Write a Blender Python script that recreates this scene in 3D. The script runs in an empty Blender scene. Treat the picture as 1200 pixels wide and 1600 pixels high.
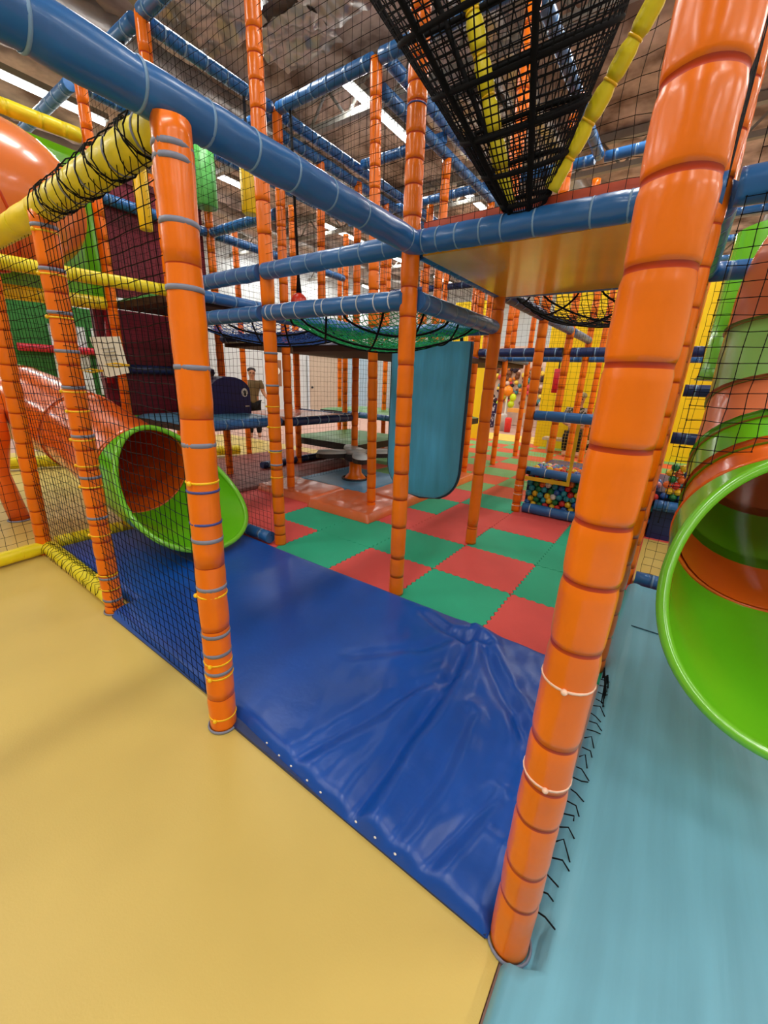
import bpy, bmesh, math, random
import numpy as np
from mathutils import Vector, Matrix, noise
random.seed(7)
S = bpy.context.scene
COL = S.collection
PI = math.pi

# ------------------------------------------------------------------ camera
YAW, PITCH, ROLL, FPX = -0.6117, 0.3191, -0.0394, 622.07
cam_d = bpy.data.cameras.new('camera'); cam = bpy.data.objects.new('camera', cam_d); COL.objects.link(cam)
cam_d.sensor_fit = 'HORIZONTAL'; cam_d.sensor_width = 36.0; cam_d.lens = FPX/1200*36.0
cam_d.clip_start = 0.02; cam_d.clip_end = 80
fw = Vector((math.sin(YAW)*math.cos(PITCH), math.cos(YAW)*math.cos(PITCH), -math.sin(PITCH)))
rt = fw.cross(Vector((0, 0, 1))).normalized(); dn = fw.cross(rt)
r2 = math.cos(ROLL)*rt + math.sin(ROLL)*dn; d2 = -math.sin(ROLL)*rt + math.cos(ROLL)*dn
m = Matrix((r2, -d2, -fw)).transposed().to_4x4(); m.translation = Vector((0.0577, -0.7756, 1.3357))
cam.matrix_world = m
S.camera = cam

# ------------------------------------------------------------------ world, exposure
w = bpy.data.worlds.new('world'); S.world = w; w.use_nodes = True
w.node_tree.nodes['Background'].inputs[0].default_value = (0.9, 0.92, 1.0, 1)
w.node_tree.nodes['Background'].inputs[1].default_value = 0.35
S.view_settings.view_transform = 'Standard'; S.view_settings.look = 'None'
S.view_settings.exposure = 0.0; S.view_settings.gamma = 1.0; S.view_settings.use_curve_mapping = False
S.cycles.use_denoising = True
S.cycles.max_bounces = 8; S.cycles.diffuse_bounces = 5
LAMP_W = 40.0

# ------------------------------------------------------------------ materials
def lin(c):
    return tuple(((x/255)/12.92 if x/255 <= .04045 else ((x/255+.055)/1.055)**2.4) for x in c) + (1,)
MATS = {}
def mat(name, rgb, rough=.45, spec=.5, vary=.12, nscale=6., bump=0., bscale=60., coat=0., metal=0., trans=0., stretch=None, rgb2=None, thr=None):
    if name in MATS: return MATS[name]
    m = bpy.data.materials.new(name); m.use_nodes = True; nt = m.node_tree; N = nt.nodes; L = nt.links
    b = N['Principled BSDF']
    b.inputs['Roughness'].default_value = rough; b.inputs['Specular IOR Level'].default_value = spec
    b.inputs['Metallic'].default_value = metal; b.inputs['Coat Weight'].default_value = coat
    b.inputs['Coat Roughness'].default_value = .12
    b.inputs['Transmission Weight'].default_value = trans
    tc = N.new('ShaderNodeTexCoord'); mp = N.new('ShaderNodeMapping')
    if stretch: mp.inputs['Scale'].default_value = stretch
    L.new(tc.outputs['Object'], mp.inputs[0])
    n = N.new('ShaderNodeTexNoise'); n.inputs['Scale'].default_value = nscale; n.inputs['Detail'].default_value = 4
    L.new(mp.outputs[0], n.inputs['Vector'])
    r = N.new('ShaderNodeValToRGB')
    c = lin(rgb)
    if rgb2 is None:
        a = tuple(x*(1-vary) for x in c[:3])+(1,); z = tuple(min(1, x*(1+vary)) for x in c[:3])+(1,)
    else: a, z = c, lin(rgb2)
    lo, hi = thr or (.3, .7)
    r.color_ramp.elements[0].position = lo; r.color_ramp.elements[1].position = hi
    r.color_ramp.elements[0].color = a; r.color_ramp.elements[1].color = z
    L.new(n.outputs['Fac'], r.inputs[0]); L.new(r.outputs[0], b.inputs['Base Color'])
    if bump:
        n2 = N.new('ShaderNodeTexNoise'); n2.inputs['Scale'].default_value = bscale; n2.inputs['Detail'].default_value = 3
        L.new(mp.outputs[0], n2.inputs['Vector'])
        bp = N.new('ShaderNodeBump'); bp.inputs['Strength'].default_value = bump; bp.inputs['Distance'].default_value = .01
        L.new(n2.outputs['Fac'], bp.inputs['Height']); L.new(bp.outputs[0], b.inputs['Normal'])
    MATS[name] = m; return m
def emit(name, rgb, s):
    m = bpy.data.materials.new(name); m.use_nodes = True; b = m.node_tree.nodes['Principled BSDF']
    b.inputs['Base Color'].default_value = lin(rgb); b.inputs['Emission Color'].default_value = lin(rgb); b.inputs['Emission Strength'].default_value = s
    return m
ORANGE = mat('orange vinyl', (246, 120, 3), .28, .45, .10, 5, .22, 14, coat=.15)
ORANGE_D = mat('dark orange strap', (196, 62, 18), .4, .4)
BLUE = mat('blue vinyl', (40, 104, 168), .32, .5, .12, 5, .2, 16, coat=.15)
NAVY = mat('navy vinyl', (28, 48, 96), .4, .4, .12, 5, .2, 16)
DEEP = mat('royal blue mat vinyl', (8, 74, 164), .34, .5, .12, 3, .1, 30)
YELLOW = mat('yellow vinyl', (240, 222, 30), .38, .5, .1, 6, .25, 16)
YMAT = mat('sand yellow mat vinyl', (206, 180, 96), .42, .4, .08, 1.2, .06, 160)
LBLUE = mat('pale blue mat vinyl', (108, 170, 190), .42, .4, .12, 1.6, .12, 8, stretch=(9, .6, 1))
SLAB = mat('teal blue padded cloth', (84, 180, 226), .5, .4, .1, 4, .25, 10, stretch=(6, 1, .5))
GREENP = mat('lime green plastic', (104, 196, 28), .22, .5, .05, 2, coat=.4)
GREENP_HAZE = mat('haze-paled green plastic', (148, 208, 110), .25, .5, .05, 2, coat=.4)  # slide green, paled in the colour to paint haze seen through the net
ORANGEP = mat('orange plastic', (240, 106, 26), .22, .5, .05, 2, coat=.4)
ORANGEP_HAZE = mat('haze-paled orange plastic', (222, 124, 80), .25, .5, .05, 2, coat=.4)  # slide orange with the same net haze painted into its colour
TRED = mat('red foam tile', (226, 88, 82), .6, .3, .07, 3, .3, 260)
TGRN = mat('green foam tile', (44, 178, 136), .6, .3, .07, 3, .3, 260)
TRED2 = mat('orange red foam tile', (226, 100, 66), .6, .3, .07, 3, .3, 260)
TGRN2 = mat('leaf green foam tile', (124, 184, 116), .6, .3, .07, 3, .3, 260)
OMAT = mat('orange mat vinyl', (220, 110, 62), .3, .5, .1, 4, .5, 14, coat=.3)
RMAT = mat('brick red mat vinyl', (120, 42, 28), .5, .4)
CBLUE = mat('dusty blue mat vinyl', (82, 140, 176), .4, .4)
BLACK = mat('black net cord', (14, 15, 18), .8, .2)
BLACKR = mat('black rope', (10, 10, 12), .8, .2)
GREENC = mat('green net cord', (20, 150, 84), .7, .2)
YCORD = mat('yellow net cord', (224, 178, 40), .7, .2)
WHITEC = mat('pale cable tie plastic', (206, 216, 224), .4, .5)
LBTIE = mat('pale blue cable tie plastic', (120, 160, 196), .4, .5)
GREYT = mat('grey tape', (128, 132, 150), .5, .4)
YTIE = mat('yellow cable tie plastic', (250, 196, 10), .35, .5)
PTIE = mat('pale pink cable tie plastic', (248, 206, 180), .4, .5)
BTIE = mat('dark blue cable tie plastic', (60, 70, 140), .4, .5)
MAROON = mat('maroon vinyl', (112, 24, 42), .45, .4, .15, 3, .2, 12)
PAPER = mat('white paper', (232, 226, 214), .7, .2, .03)
INK = mat('grey print', (176, 172, 168), .8, .1)
UNDER = mat('dark plywood underside', (70, 52, 44), .7, .2)
OCHRE = mat('ochre varnished board', (244, 178, 40), .22, .5, .08, 3, .1, 6, coat=.5)
DARK = mat('dark steel', (48, 50, 56), .5, .4)
STEEL = mat('grey painted steel', (150, 148, 140), .5, .4)
FOIL = mat('crumpled foil', (176, 170, 164), .38, .5, .2, 4, .8, 9, metal=.75)
WHITEW = mat('white painted wall', (206, 214, 216), .6, .3, .05, 2)
BEIGE = mat('beige painted wall', (206, 190, 168), .6, .3, .08, 2)
DOORM = mat('beige door paint', (196, 180, 160), .5, .3, .05)
PALEB = mat('pale blue curtain', (176, 204, 222), .6, .3, .1, 4, stretch=(1, 12, .3))
YWALL = mat('bright yellow wall', (250, 214, 10), .5, .4, .06, 2)
CEIL = mat('mottled insulated ceiling', (120, 100, 88), .8, .2, .2, 2.2, .6, 6, rgb2=(224, 206, 194), thr=(.35, .66))
CONC = mat('pinkish carpet', (196, 160, 146), .8, .2, .1, 8)
GREYW = mat('grey concrete wall', (150, 146, 138), .7, .2, .12, 1.5)
TUBE = emit('fluorescent tube glow', (246, 250, 255), 9.)
SKIN = mat('skin', (196, 142, 112), .5, .3); HAIR = mat('dark hair', (36, 26, 24), .6, .3)
SHIRT = mat('khaki brown shirt', (110, 94, 66), .7, .2); PANTS = mat('black trousers', (24, 24, 28), .8, .2)
CAMO = mat('mottled green tee shirt', (54, 62, 44), .8, .2, .2, 22, rgb2=(170, 160, 150), thr=(.45, .55))
CAP = mat('khaki cap cloth', (150, 140, 104), .8, .2); WSHIRT = mat('white shirt', (228, 220, 214), .7, .2)

# ------------------------------------------------------------------ mesh helpers
class MB:
    def __init__(s): s.v = []; s.f = []; s.m = []; s.sm = []
    def add(s, vs, fs, mi=0, smooth=False):
        o = len(s.v); s.v += [tuple(x) for x in vs]
        for f in fs: s.f.append(tuple(i+o for i in f)); s.m.append(mi); s.sm.append(smooth)
    def box(s, lo, hi, mi=0, R=None, at=(0, 0, 0)):
        vs = [Vector((x, y, z)) for z in (lo[2], hi[2]) for y in (lo[1], hi[1]) for x in (lo[0], hi[0])]
        if R is not None: vs = [R @ v for v in vs]
        vs = [v+Vector(at) for v in vs]
        s.add(vs, [(0, 2, 3, 1), (4, 5, 7, 6), (0, 1, 5, 4), (2, 6, 7, 3), (0, 4, 6, 2), (1, 3, 7, 5)], mi)
    def lathe(s, p0, p1, prof, n=12, lump=0., seed=0., caps=True):
        # prof: (t along, radius, material of the band that starts here)
        p0 = Vector(p0); p1 = Vector(p1); ax = p1-p0; Ln = ax.length; ax = ax/Ln
        u = ax.orthogonal().normalized() if abs(ax.z) < .99 else Vector((1, 0, 0)); u = (u-ax*u.dot(ax)).normalized(); v = ax.cross(u)
        vs = []
        for t, r, _ in prof:
            c = p0+ax*(t*Ln)
            for k in range(n):
                a = 2*PI*k/n; rr = r
                if lump: rr += lump*noise.noise(Vector((math.cos(a)*1.3+seed, math.sin(a)*1.3, t*Ln*9+seed*3)))
                vs.append(c+(u*math.cos(a)+v*math.sin(a))*rr)
        o = len(s.v); s.v += [tuple(x) for x in vs]
        for i in range(len(prof)-1):
            for k in range(n):
                a = o+i*n+k; b = o+i*n+(k+1) % n
                s.f.append((a, b, b+n, a+n)); s.m.append(prof[i][2]); s.sm.append(True)
        if caps:
            s.f.append(tuple(o+k for k in range(n))[::-1]); s.m.append(prof[0][2]); s.sm.append(False)
            q = o+(len(prof)-1)*n
            s.f.append(tuple(q+k for k in range(n))); s.m.append(prof[-1][2]); s.sm.append(False)
    def tube(s, pts, r, k=6, mi=0, closed=False, smooth=True):
        P = [Vector(p) for p in pts]; n = len(P)
        R = r if isinstance(r, (list, tuple)) else [r]*n
        t0 = (P[1]-P[0]).normalized(); u = t0.orthogonal().normalized(); o = len(s.v)
        for i in range(n):
            a = P[(i-1) % n] if (closed or i > 0) else P[i]; b = P[(i+1) % n] if (closed or i < n-1) else P[i]
            t = (b-a); t = t.normalized() if t.length > 1e-9 else t0
            u = (u-t*u.dot(t)); u = u.normalized() if u.length > 1e-6 else t.orthogonal().normalized()
            v = t.cross(u)
            for j in range(k):
                q = 2*PI*j/k; s.v.append(tuple(P[i]+(u*math.cos(q)+v*math.sin(q))*R[i]))
        for i in range(n if closed else n-1):
            i2 = (i+1) % n
            for j in range(k):
                s.f.append((o+i*k+j, o+i*k+(j+1) % k, o+i2*k+(j+1) % k, o+i2*k+j)); s.m.append(mi); s.sm.append(smooth)
        if not closed:
            s.f.append(tuple(o+j for j in range(k))[::-1]); s.m.append(mi); s.sm.append(False)
            s.f.append(tuple(o+(n-1)*k+j for j in range(k))); s.m.append(mi); s.sm.append(False)
    def ball(s, c, r, mi=0, nu=10, nv=7, sc=(1, 1, 1)):
        vs = []; fs = []
        vs.append((c[0], c[1], c[2]+r*sc[2]))
        for i in range(1, nv):
            for j in range(nu):
                a = PI*i/nv; b = 2*PI*j/nu
                vs.append((c[0]+r*sc[0]*math.sin(a)*math.cos(b), c[1]+r*sc[1]*math.sin(a)*math.sin(b), c[2]+r*sc[2]*math.cos(a)))
        vs.append((c[0], c[1], c[2]-r*sc[2])); e = len(vs)-1
        for j in range(nu):
            fs.append((0, 1+j, 1+(j+1) % nu)); fs.append((e, 1+(nv-2)*nu+(j+1) % nu, 1+(nv-2)*nu+j))
            for i in range(nv-2):
                fs.append((1+i*nu+j, 1+(i+1)*nu+j, 1+(i+1)*nu+(j+1) % nu, 1+i*nu+(j+1) % nu))
        s.add(vs, fs, mi, True)
    def grid(s, fn, nu, nv, mi=0, smooth=True):
        o = len(s.v)
        for i in range(nu+1):
            for j in range(nv+1): s.v.append(tuple(fn(i/nu, j/nv)))
        for i in range(nu):
            for j in range(nv):
                a = o+i*(nv+1)+j
                s.f.append((a, a+nv+1, a+nv+2, a+1)); s.m.append(mi); s.sm.append(smooth)
    def prism(s, poly, axis, lo, hi, mi=0):
        # poly: 2-D outline, extruded along axis
        n = len(poly)
        def P(p, h): return (h, p[0], p[1]) if axis == 0 else (p[0], h, p[1]) if axis == 1 else (p[0], p[1], h)
        vs = [P(p, lo) for p in poly]+[P(p, hi) for p in poly]
        fs = [tuple(range(n))[::-1], tuple(range(n, 2*n))]+[(i, (i+1) % n, n+(i+1) % n, n+i) for i in range(n)]
        s.add(vs, fs, mi)
    def mesh(s, name):
        me = bpy.data.meshes.new(name); me.from_pydata(s.v, [], s.f)
        me.polygons.foreach_set('material_index', s.m); me.polygons.foreach_set('use_smooth', s.sm); me.update(); return me
    def build(s, name, mats, parent=None, fix=False):
        me = s.mesh(name)
        for x in (mats if isinstance(mats, (list, tuple)) else [mats]): me.materials.append(x)
        if fix:
            bm = bmesh.new(); bm.from_mesh(me); bmesh.ops.recalc_face_normals(bm, faces=bm.faces); bm.to_mesh(me); bm.free()
        return link(name, me, parent)
def link(name, me, parent=None):
    o = bpy.data.objects.new(name, me); COL.objects.link(o)
    if parent is not None: o.parent = parent; o.location = -Vector(parent.location) if parent.type == 'EMPTY' and parent.parent is None else (0, 0, 0)
    return o
def tag(o, label=None, cat=None, group=None, kind=None):
    if label: o['label'] = label
    if cat: o['category'] = cat
    if group: o['group'] = group
    if kind: o['kind'] = kind
    return o
def thing(name, label, cat, loc, group=None):
    o = bpy.data.objects.new(name, None); COL.objects.link(o); o.location = loc; o.empty_display_size = .1
    return tag(o, label, cat, group)
def ring_pts(c, ax, r, n=20, jag=0.):
    ax = Vector(ax).normalized(); u = ax.orthogonal().normalized(); v = ax.cross(u)
    return [Vector(c)+(u*math.cos(2*PI*i/n)+v*math.sin(2*PI*i/n))*r for i in range(n)]
ORD = ['first', 'second', 'third', 'fourth', 'fifth', 'sixth', 'seventh', 'eighth', 'ninth', 'tenth', 'eleventh', 'twelfth']

# ------------------------------------------------------------------ the setting
def struct(name, mb, m):
    o = mb.build(name, m); tag(o, kind='structure'); return o
XL, XR, YB, YF, ZC = -11.0, 7.0, 15.0, -5.0, 4.9
b = MB(); b.box((XL-.2, YF, -.2), (XR+.2, YB+.2, -.012)); floor = struct('floor', b, CONC)
b = MB(); b.box((XL-.2, YF-.2, ZC), (XR+.2, YB+.2, ZC+.15)); struct('ceiling', b, CEIL)
b = MB(); b.box((XL-.2, YF, -.2), (XL, YB, ZC)); wl = struct('wall_left', b, WHITEW)
b = MB(); b.box((XR, YF, -.2), (XR+.2, YB, ZC)); struct('wall_right', b, BEIGE)
b = MB(); b.box((XL-.2, YF-.2, -.2), (XR+.2, YF, ZC)); struct('wall_front', b, GREYW)
b = MB(); b.box((XL-.2, YB, -.2), (XR+.2, YB+.2, ZC)); struct('wall_back', b, WHITEW)
# yellow partition with an opening
b = MB(); b.box((-2.55, 9.0, -.012), (2.6, 9.12, 3.2)); struct('wall_yellow', b, YWALL)
b = MB(); b.box((-4.9, 9.0, -.012), (-3.95, 9.12, 3.2)); struct('wall_yellow_left', b, YWALL)
b = MB(); b.box((2.6, 9.0, -.012), (6.9, 9.12, 3.4)); struct('wall_beige', b, BEIGE)
# beige door, pale curtain on the left wall
b = MB(); b.box((XL, 9.9, 0), (XL+.05, 11.4, 2.1)); dr = struct('door_1', b, DOORM)
b = MB(); b.box((XL+.05, 9.83, 0), (XL+.08, 9.9, 2.17)); b.box((XL+.05, 11.4, 0), (XL+.08, 11.47, 2.17)); b.box((XL+.05, 9.83, 2.1), (XL+.08, 11.47, 2.17))
b.build('door_frame', WHITEC, dr)
b = MB(); b.ball((XL+.09, 10.02, 1.0), .04); b.build('door_handle', DARK, dr)
b = MB()
b.grid(lambda u, v: (XL+.12+.03*math.sin(u*60), 11.7+1.5*u, 0.02+2.6*v), 60, 2)
tag(b.build('curtain', PALEB), 'pale blue pleated curtain hanging beside the beige door on the far left wall', 'curtain')
t = thing('framed_poster', 'brown framed poster with a white emblem on the far left wall', 'poster', (XL, 8.5, 1.5))
b = MB(); b.box((XL, 8.32, 1.02), (XL+.03, 8.66, 1.84)); b.build('frame', mat('brown poster board', (140, 92, 60), .6), t)
b = MB(); b.add(ring_pts((XL+.034, 8.49, 1.5), (1, 0, 0), .11, 20), [tuple(range(20))]); b.build('emblem', PAPER, t)
# a pale wall strip and a slatted green panel with a red rail, far left
t = thing('slatted_panel', 'green wall panel with white upright bars far left behind the nets', 'panel', (-8.5, 2.4, 0))
b = MB(); b.box((-8.55, 1.2, .3), (-8.5, 3.6, 2.3)); b.build('backing', mat('leaf green panel', (36, 110, 40), .5), t)
b = MB(); b.box((-8.49, 1.75, .9), (-8.46, 1.95, 2.0)); bar0 = b.build('bar', WHITEC, t)
for k in range(1, 6):
    o = bar0.copy(); COL.objects.link(o); o.location = bar0.location+Vector((0, .3*k, 0))
b = MB(); b.tube([(-8.42, 1.3, 1.62), (-8.42, 3.5, 1.62)], .06); b.build('rail', mat('red vinyl', (196, 20, 50), .4), t)

# ------------------------------------------------------------------ lamps
lamp_me = None
def lamp(x, y, i, lab):
    global lamp_me
    t = thing('ceiling_lamp', lab, 'lamp', (x, y, ZC-.3), 'fluorescent ceiling lamps')
    if lamp_me is None:
        b = MB(); b.box((-.07, -.78, .03), (.07, .78, .1)); h = b.mesh('lamp_housing'); h.materials.append(STEEL)
        b = MB(); b.tube([(0, -.74, 0), (0, .74, 0)], .035, 8); g = b.mesh('lamp_tube'); g.materials.append(TUBE)
        b = MB(); b.tube([(0, 0, .1), (0, 0, .3)], .008, 5); q = b.mesh('hanger'); q.materials.append(DARK)
        lamp_me = (h, g, q)
    for n, me in zip(('lamp_housing', 'lamp_tube', 'hanger'), lamp_me):
        o = bpy.data.objects.new(n, me); COL.objects.link(o); o.parent = t
        if n == 'hanger':
            o.location = (0, -.5, 0); o2 = o.copy(); COL.objects.link(o2); o2.location = (0, .5, 0)
    ld = bpy.data.lights.new('lamp_light', 'AREA'); ld.shape = 'RECTANGLE'; ld.size = .25; ld.size_y = 1.5; ld.energy = LAMP_W; ld.color = (1, .97, .92)
    lo = bpy.data.objects.new('lamp_light', ld); COL.objects.link(lo); lo.parent = t; lo.location = (0, 0, -.05)
i = 0
ROWS = {-10.3: 'along the left wall', -7.3: 'left of the frame', -3.9: 'above the upper storey', -.6: 'above the ochre platform line', 2.6: 'right of the frame', 5.4: 'along the right wall'}
for x, rn in ROWS.items():
    ys = [-3.6, -1.2, 1.8, 4.4, 7.6, 10.2, 12.8]
    for k, y in enumerate(ys):
        lamp(x, y, i, f'fluorescent tube lamp, {ORD[k]} from the front, {rn}'); i += 1

# ceiling ducts, trusses, insulation foil
for k, (x0, y0, y1, z, r, lab) in enumerate([(-5.5, .4, 14, 4.55, .2, 'crumpled foil air duct over the second bay'), (-2.2, 1.2, 14, 4.6, .17, 'crumpled foil air duct above the net funnel'), (-8.6, -2, 12, 4.5, .2, 'crumpled foil air duct at the upper left near the lamp'), (.8, 2, 14, 4.6, .2, 'crumpled foil air duct at the upper right')]):
    b = MB(); n = int((y1-y0)/.12)
    b.lathe((x0, y0, z), (x0, y1, z), [(i/n, r*(1+.12*noise.noise(Vector((x0, i*.9, 0)))), 0) for i in range(n+1)], 16, lump=.05, seed=x0)
    tag(b.build('air_duct', FOIL), lab, 'duct', 'foil air ducts under the ceiling')
for k, (x0, x1, y0, y1, lab) in enumerate([(-5.2, -4.2, 1.9, 2.88, 'crumpled foil insulation sheet behind the thick near beam, upper left'), (-4.6, -3.7, 2.9, 3.5, 'crumpled foil insulation sheet over the second row of the frame'), (-3.7, -2.9, 2.4, 3.3, 'crumpled foil insulation sheet left of the net funnel'), (-7.0, -5.7, 1.2, 2.3, 'crumpled foil insulation sheet by the lamp at the upper left'), (-3.6, -2.6, 5.0, 6.4, 'crumpled foil insulation sheet right of the middle post top')]):
    b = MB(); b.grid(lambda u, v: (x0+(x1-x0)*u, y0+(y1-y0)*v, 4.78+.10*noise.noise(Vector((u*3+k*7, v*3, 0)))+.03*noise.noise(Vector((u*9+k, v*7, 3)))), 40, 40)
    tag(b.build('foil_sheet', FOIL), lab, 'foil sheet', 'foil insulation sheets under the ceiling')
for k, y in enumerate([1.0, 4.0, 7.0, 10.0, 13.0]):
    t = thing('roof_truss', f'grey steel roof truss, {ORD[k]} from the front under the ceiling', 'truss', (-2, y, 4.6), 'steel roof trusses')
    b = MB(); b.box((XL+.05, y-.05, 4.78), (XR-.05, y+.05, 4.88)); b.build('top_chord', STEEL, t)
    b = MB(); b.box((XL+.05, y-.04, 4.42), (XR-.05, y+.04, 4.49)); b.build('bottom_chord', STEEL, t)
    b = MB()
    for q in range(26):
        xa = XL+.1+q*.68; b.tube([(xa, y, 4.45), (xa+.34, y, 4.82)], .02, 5); b.tube([(xa+.34, y, 4.82), (xa+.68, y, 4.45)], .02, 5)
    tag(b.build('lattice', STEEL, t), kind='stuff')

# ------------------------------------------------------------------ floor coverings
t = thing('yellow_floor_mat', 'large sand yellow vinyl floor mat in the foreground', 'floor mat', (-2, -1.6, 0))
b = MB(); b.box((-8.5, -4.8, -.011), (-.012, -.045, 0)); b.box((-3.62, -.045, -.011), (-2.2, .2, 0)); b.build('mat_top', YMAT, t)
b = MB(); b.box((-8.5, -.045, -.011), (-3.62, 4.8, -.001)); tag(b.build('yellow_floor_mat', YMAT), 'sand yellow vinyl floor mat around the orange slide leg behind the left net', 'floor mat')
b = MB(); b.box((.05, 2.42, -.011), (1.3, 3.5, .02)); tag(b.build('yellow_floor_mat', YMAT), 'sand yellow mat behind the right net, below the ball pit', 'floor mat')
b = MB(); b.box((-6.5, 9.35, -.011), (-2.2, 10.7, -.004)); tag(b.build('yellow_floor_strip', mat('yellow floor strip', (244, 206, 96), .6, .3)), 'yellow floor strip beyond the checkered tiles at the far opening', 'floor strip')

# interlocking tiles, each its own piece of the floor
def tile_mesh(name, nteeth=10):
    w, h, tl = .6, .58, .012
    out = []
    def edge(a, bq, nrm, ph):
        for i in range(nteeth):
            for f, s in ((.0, 0), (.2, 1), (.5, 1), (.7, 0)):
                q = (i+f+ph)/nteeth
                if q >= 1: continue
                out.append((a[0]+(bq[0]-a[0])*q+nrm[0]*tl*s, a[1]+(bq[1]-a[1])*q+nrm[1]*tl*s))
    g = .0015
    edge((g, g), (w-g, g), (0, 1), .1); edge((w-g, g), (w-g, h-g), (1, 0), .1); edge((w-g, h-g), (g, h-g), (0, 1), .1); edge((g, h-g), (g, g), (1, 0), .1)
    b = MB(); n = len(out); b.prism(out, 2, -.01, .0)
    return b.mesh(name)
TM = {}
def tile_me(m):
    if m.name not in TM:
        me = tile_mesh('foam_tile'); me.materials.append(m); TM[m.name] = me
    return TM[m.name]
COLS = {  # row: colours of columns from x = -4.2 rightwards (index 1..8), r red g green
    0: 'rrrgrgrg', 1: 'grrggrgr'[:0]+'grrggrg'+'r', 2: 'grrgrrgg'[:0]+'grrrrggg', 3: 'rggrgrrg', 4: 'gr grrgr'.replace(' ', 'g')}
COLS = {0: 'grrgrgrg', 1: 'rrgggrgg', 2: 'ggrrrgg r'.replace(' ', ''), 3: 'rgrgrrgr', 4: 'grgrgrgr'}
for j in range(0, 14):
    y = 1.10+.58*j
    for i in range(1, 9):
        x = -4.8+.6*i
        if x > .01: continue
        if j <= 4: c = COLS[j][i-1]
        else: c = 'r' if (i+j) % 2 == 0 else 'g'
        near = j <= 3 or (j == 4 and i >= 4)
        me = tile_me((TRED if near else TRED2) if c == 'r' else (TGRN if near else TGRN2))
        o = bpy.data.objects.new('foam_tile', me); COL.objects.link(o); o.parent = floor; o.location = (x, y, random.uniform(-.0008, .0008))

# blue crash mat with creases
def seg_d(p, a, bq):
    ax, ay = a; bx, by = bq; dx, dy = bx-ax, by-ay; L2 = dx*dx+dy*dy
    q = max(0, min(1, ((p[0]-ax)*dx+(p[1]-ay)*dy)/L2)); ex, ey = p[0]-ax-q*dx, p[1]-ay-q*dy
    side = (dx*ey-dy*ex)
    return math.hypot(ex, ey)*(1 if side > 0 else -1), q
CRE = [([(-.6, 1.0), (-.53, .65), (-.52, .30), (-.50, -.09)], .020, .050), ([(-.57, 1.04), (-.32, .72), (-.08, .48)], .013, .05),
       ([(-.54, .64), (-.63, .5), (-.68, .29), (-.78, -.05)], .010, .045), ([(-.16, .24), (-.23, 0), (-.26, -.1)], .009, .04), ([(-.9, 1.03), (-.7, .95), (-.5, 1.0)], .012, .04),
       ([(-.6, 1.0), (-.75, .75), (-.98, .5)], .008, .05), ([(-.38, .5), (-.34, .2), (-.36, -.08)], .008, .04), ([(-.2, .6), (-.1, .35), (-.12, .15)], .007, .04)]
def mat_h(x, y):
    h = .052+.004*noise.noise(Vector((x*2.2, y*2.2, 1)))
    k = max(0, min(1, (x+1.15)/.4))
    if k > 0:
        h += k*(.009*noise.noise(Vector((x*7, y*5, 4)))+.0035*noise.noise(Vector((x*19+y*7, y*12, 8))))
        for pl, amp, sg in CRE:
            best = min((seg_d((x, y), pl[i], pl[i+1]) for i in range(len(pl)-1)), key=lambda q: abs(q[0]))
            d = best[0]/sg
            h += 1.3*k*amp*(-math.exp(-(d*1.6)**2)+.8*math.exp(-((d-1.3)*1.3)**2)+.3*math.exp(-((d+1.3)*1.3)**2))
    return h
def crash(u, v):
    x = -3.55+3.50*u; lo = -.062-.035*min(1, max(0, (x+1.1)/.5))+.128*min(1, max(0, (-2.295-x)/.012)); y = lo+(1.135-lo)*v
    e = min(x+3.55, -.05-x, y-lo, 1.135-y); f = 1-math.exp(-max(0, e)/.012)
    return (x, y, max(.012, mat_h(x, y)*f+.006*(1-f)))
t = thing('blue_crash_mat', 'long royal blue vinyl crash mat, creased near the big post', 'mat', (-1.8, .5, 0))
b = MB(); b.grid(crash, 260, 100)
n0 = len(b.v)
top = b.build('cover', DEEP, t)
b = MB(); b.box((-3.545, .07, 0), (-2.30, 1.13, .014)); b.box((-2.30, -.06, 0), (-1.15, 1.13, .014)); b.box((-1.15, -.095, 0), (-.055, 1.13, .014)); b.build('base', NAVY, t)
b = MB()
b.ball((0, 0, 0), .0032, 0, 6, 4, (1.6, 1, 1)); me = b.mesh('stitch'); me.materials.append(PAPER)
for x, y in [(-.843, -.092), (-.778, -.094), (-.695, -.097), (-.63, -.099), (-.479, -.10), (-.405, -.10), (-.333, -.10), (-.92, -.085)]:
    o = link('stitch', me, t); o.location = o.location+Vector((x, y+.004, .042))

# pale blue mat on the right, notched round the big post
t = thing('pale_blue_mat', 'pale blue vinyl floor mat under the right slide', 'mat', (1, .6, 0))
def lb(u, v):
    y = -3.2+5.5*v; x0 = -.005 if y < -.115 else .028
    x = x0+(2.2-x0)*u**1.3
    e = x-x0; h = .046*(1-math.exp(-e/.008)) + .010*math.exp(-((e-.05)/.022)**2)*(1 if y > 0 else .3)
    if -.115 <= y <= .0 and x < .075: h *= .15
    h += .0025*noise.noise(Vector((x*9, y*.8, 2)))
    return (x, y, max(.004, h))
b = MB(); b.grid(lb, 90, 200); b.build('mat_cover', LBLUE, t)
b = MB(); b.box((.1, 1.685, .046), (1.3, 1.69, .0515)); b.build('seam', mat('dark seam', (40, 84, 104), .6), t)

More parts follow.
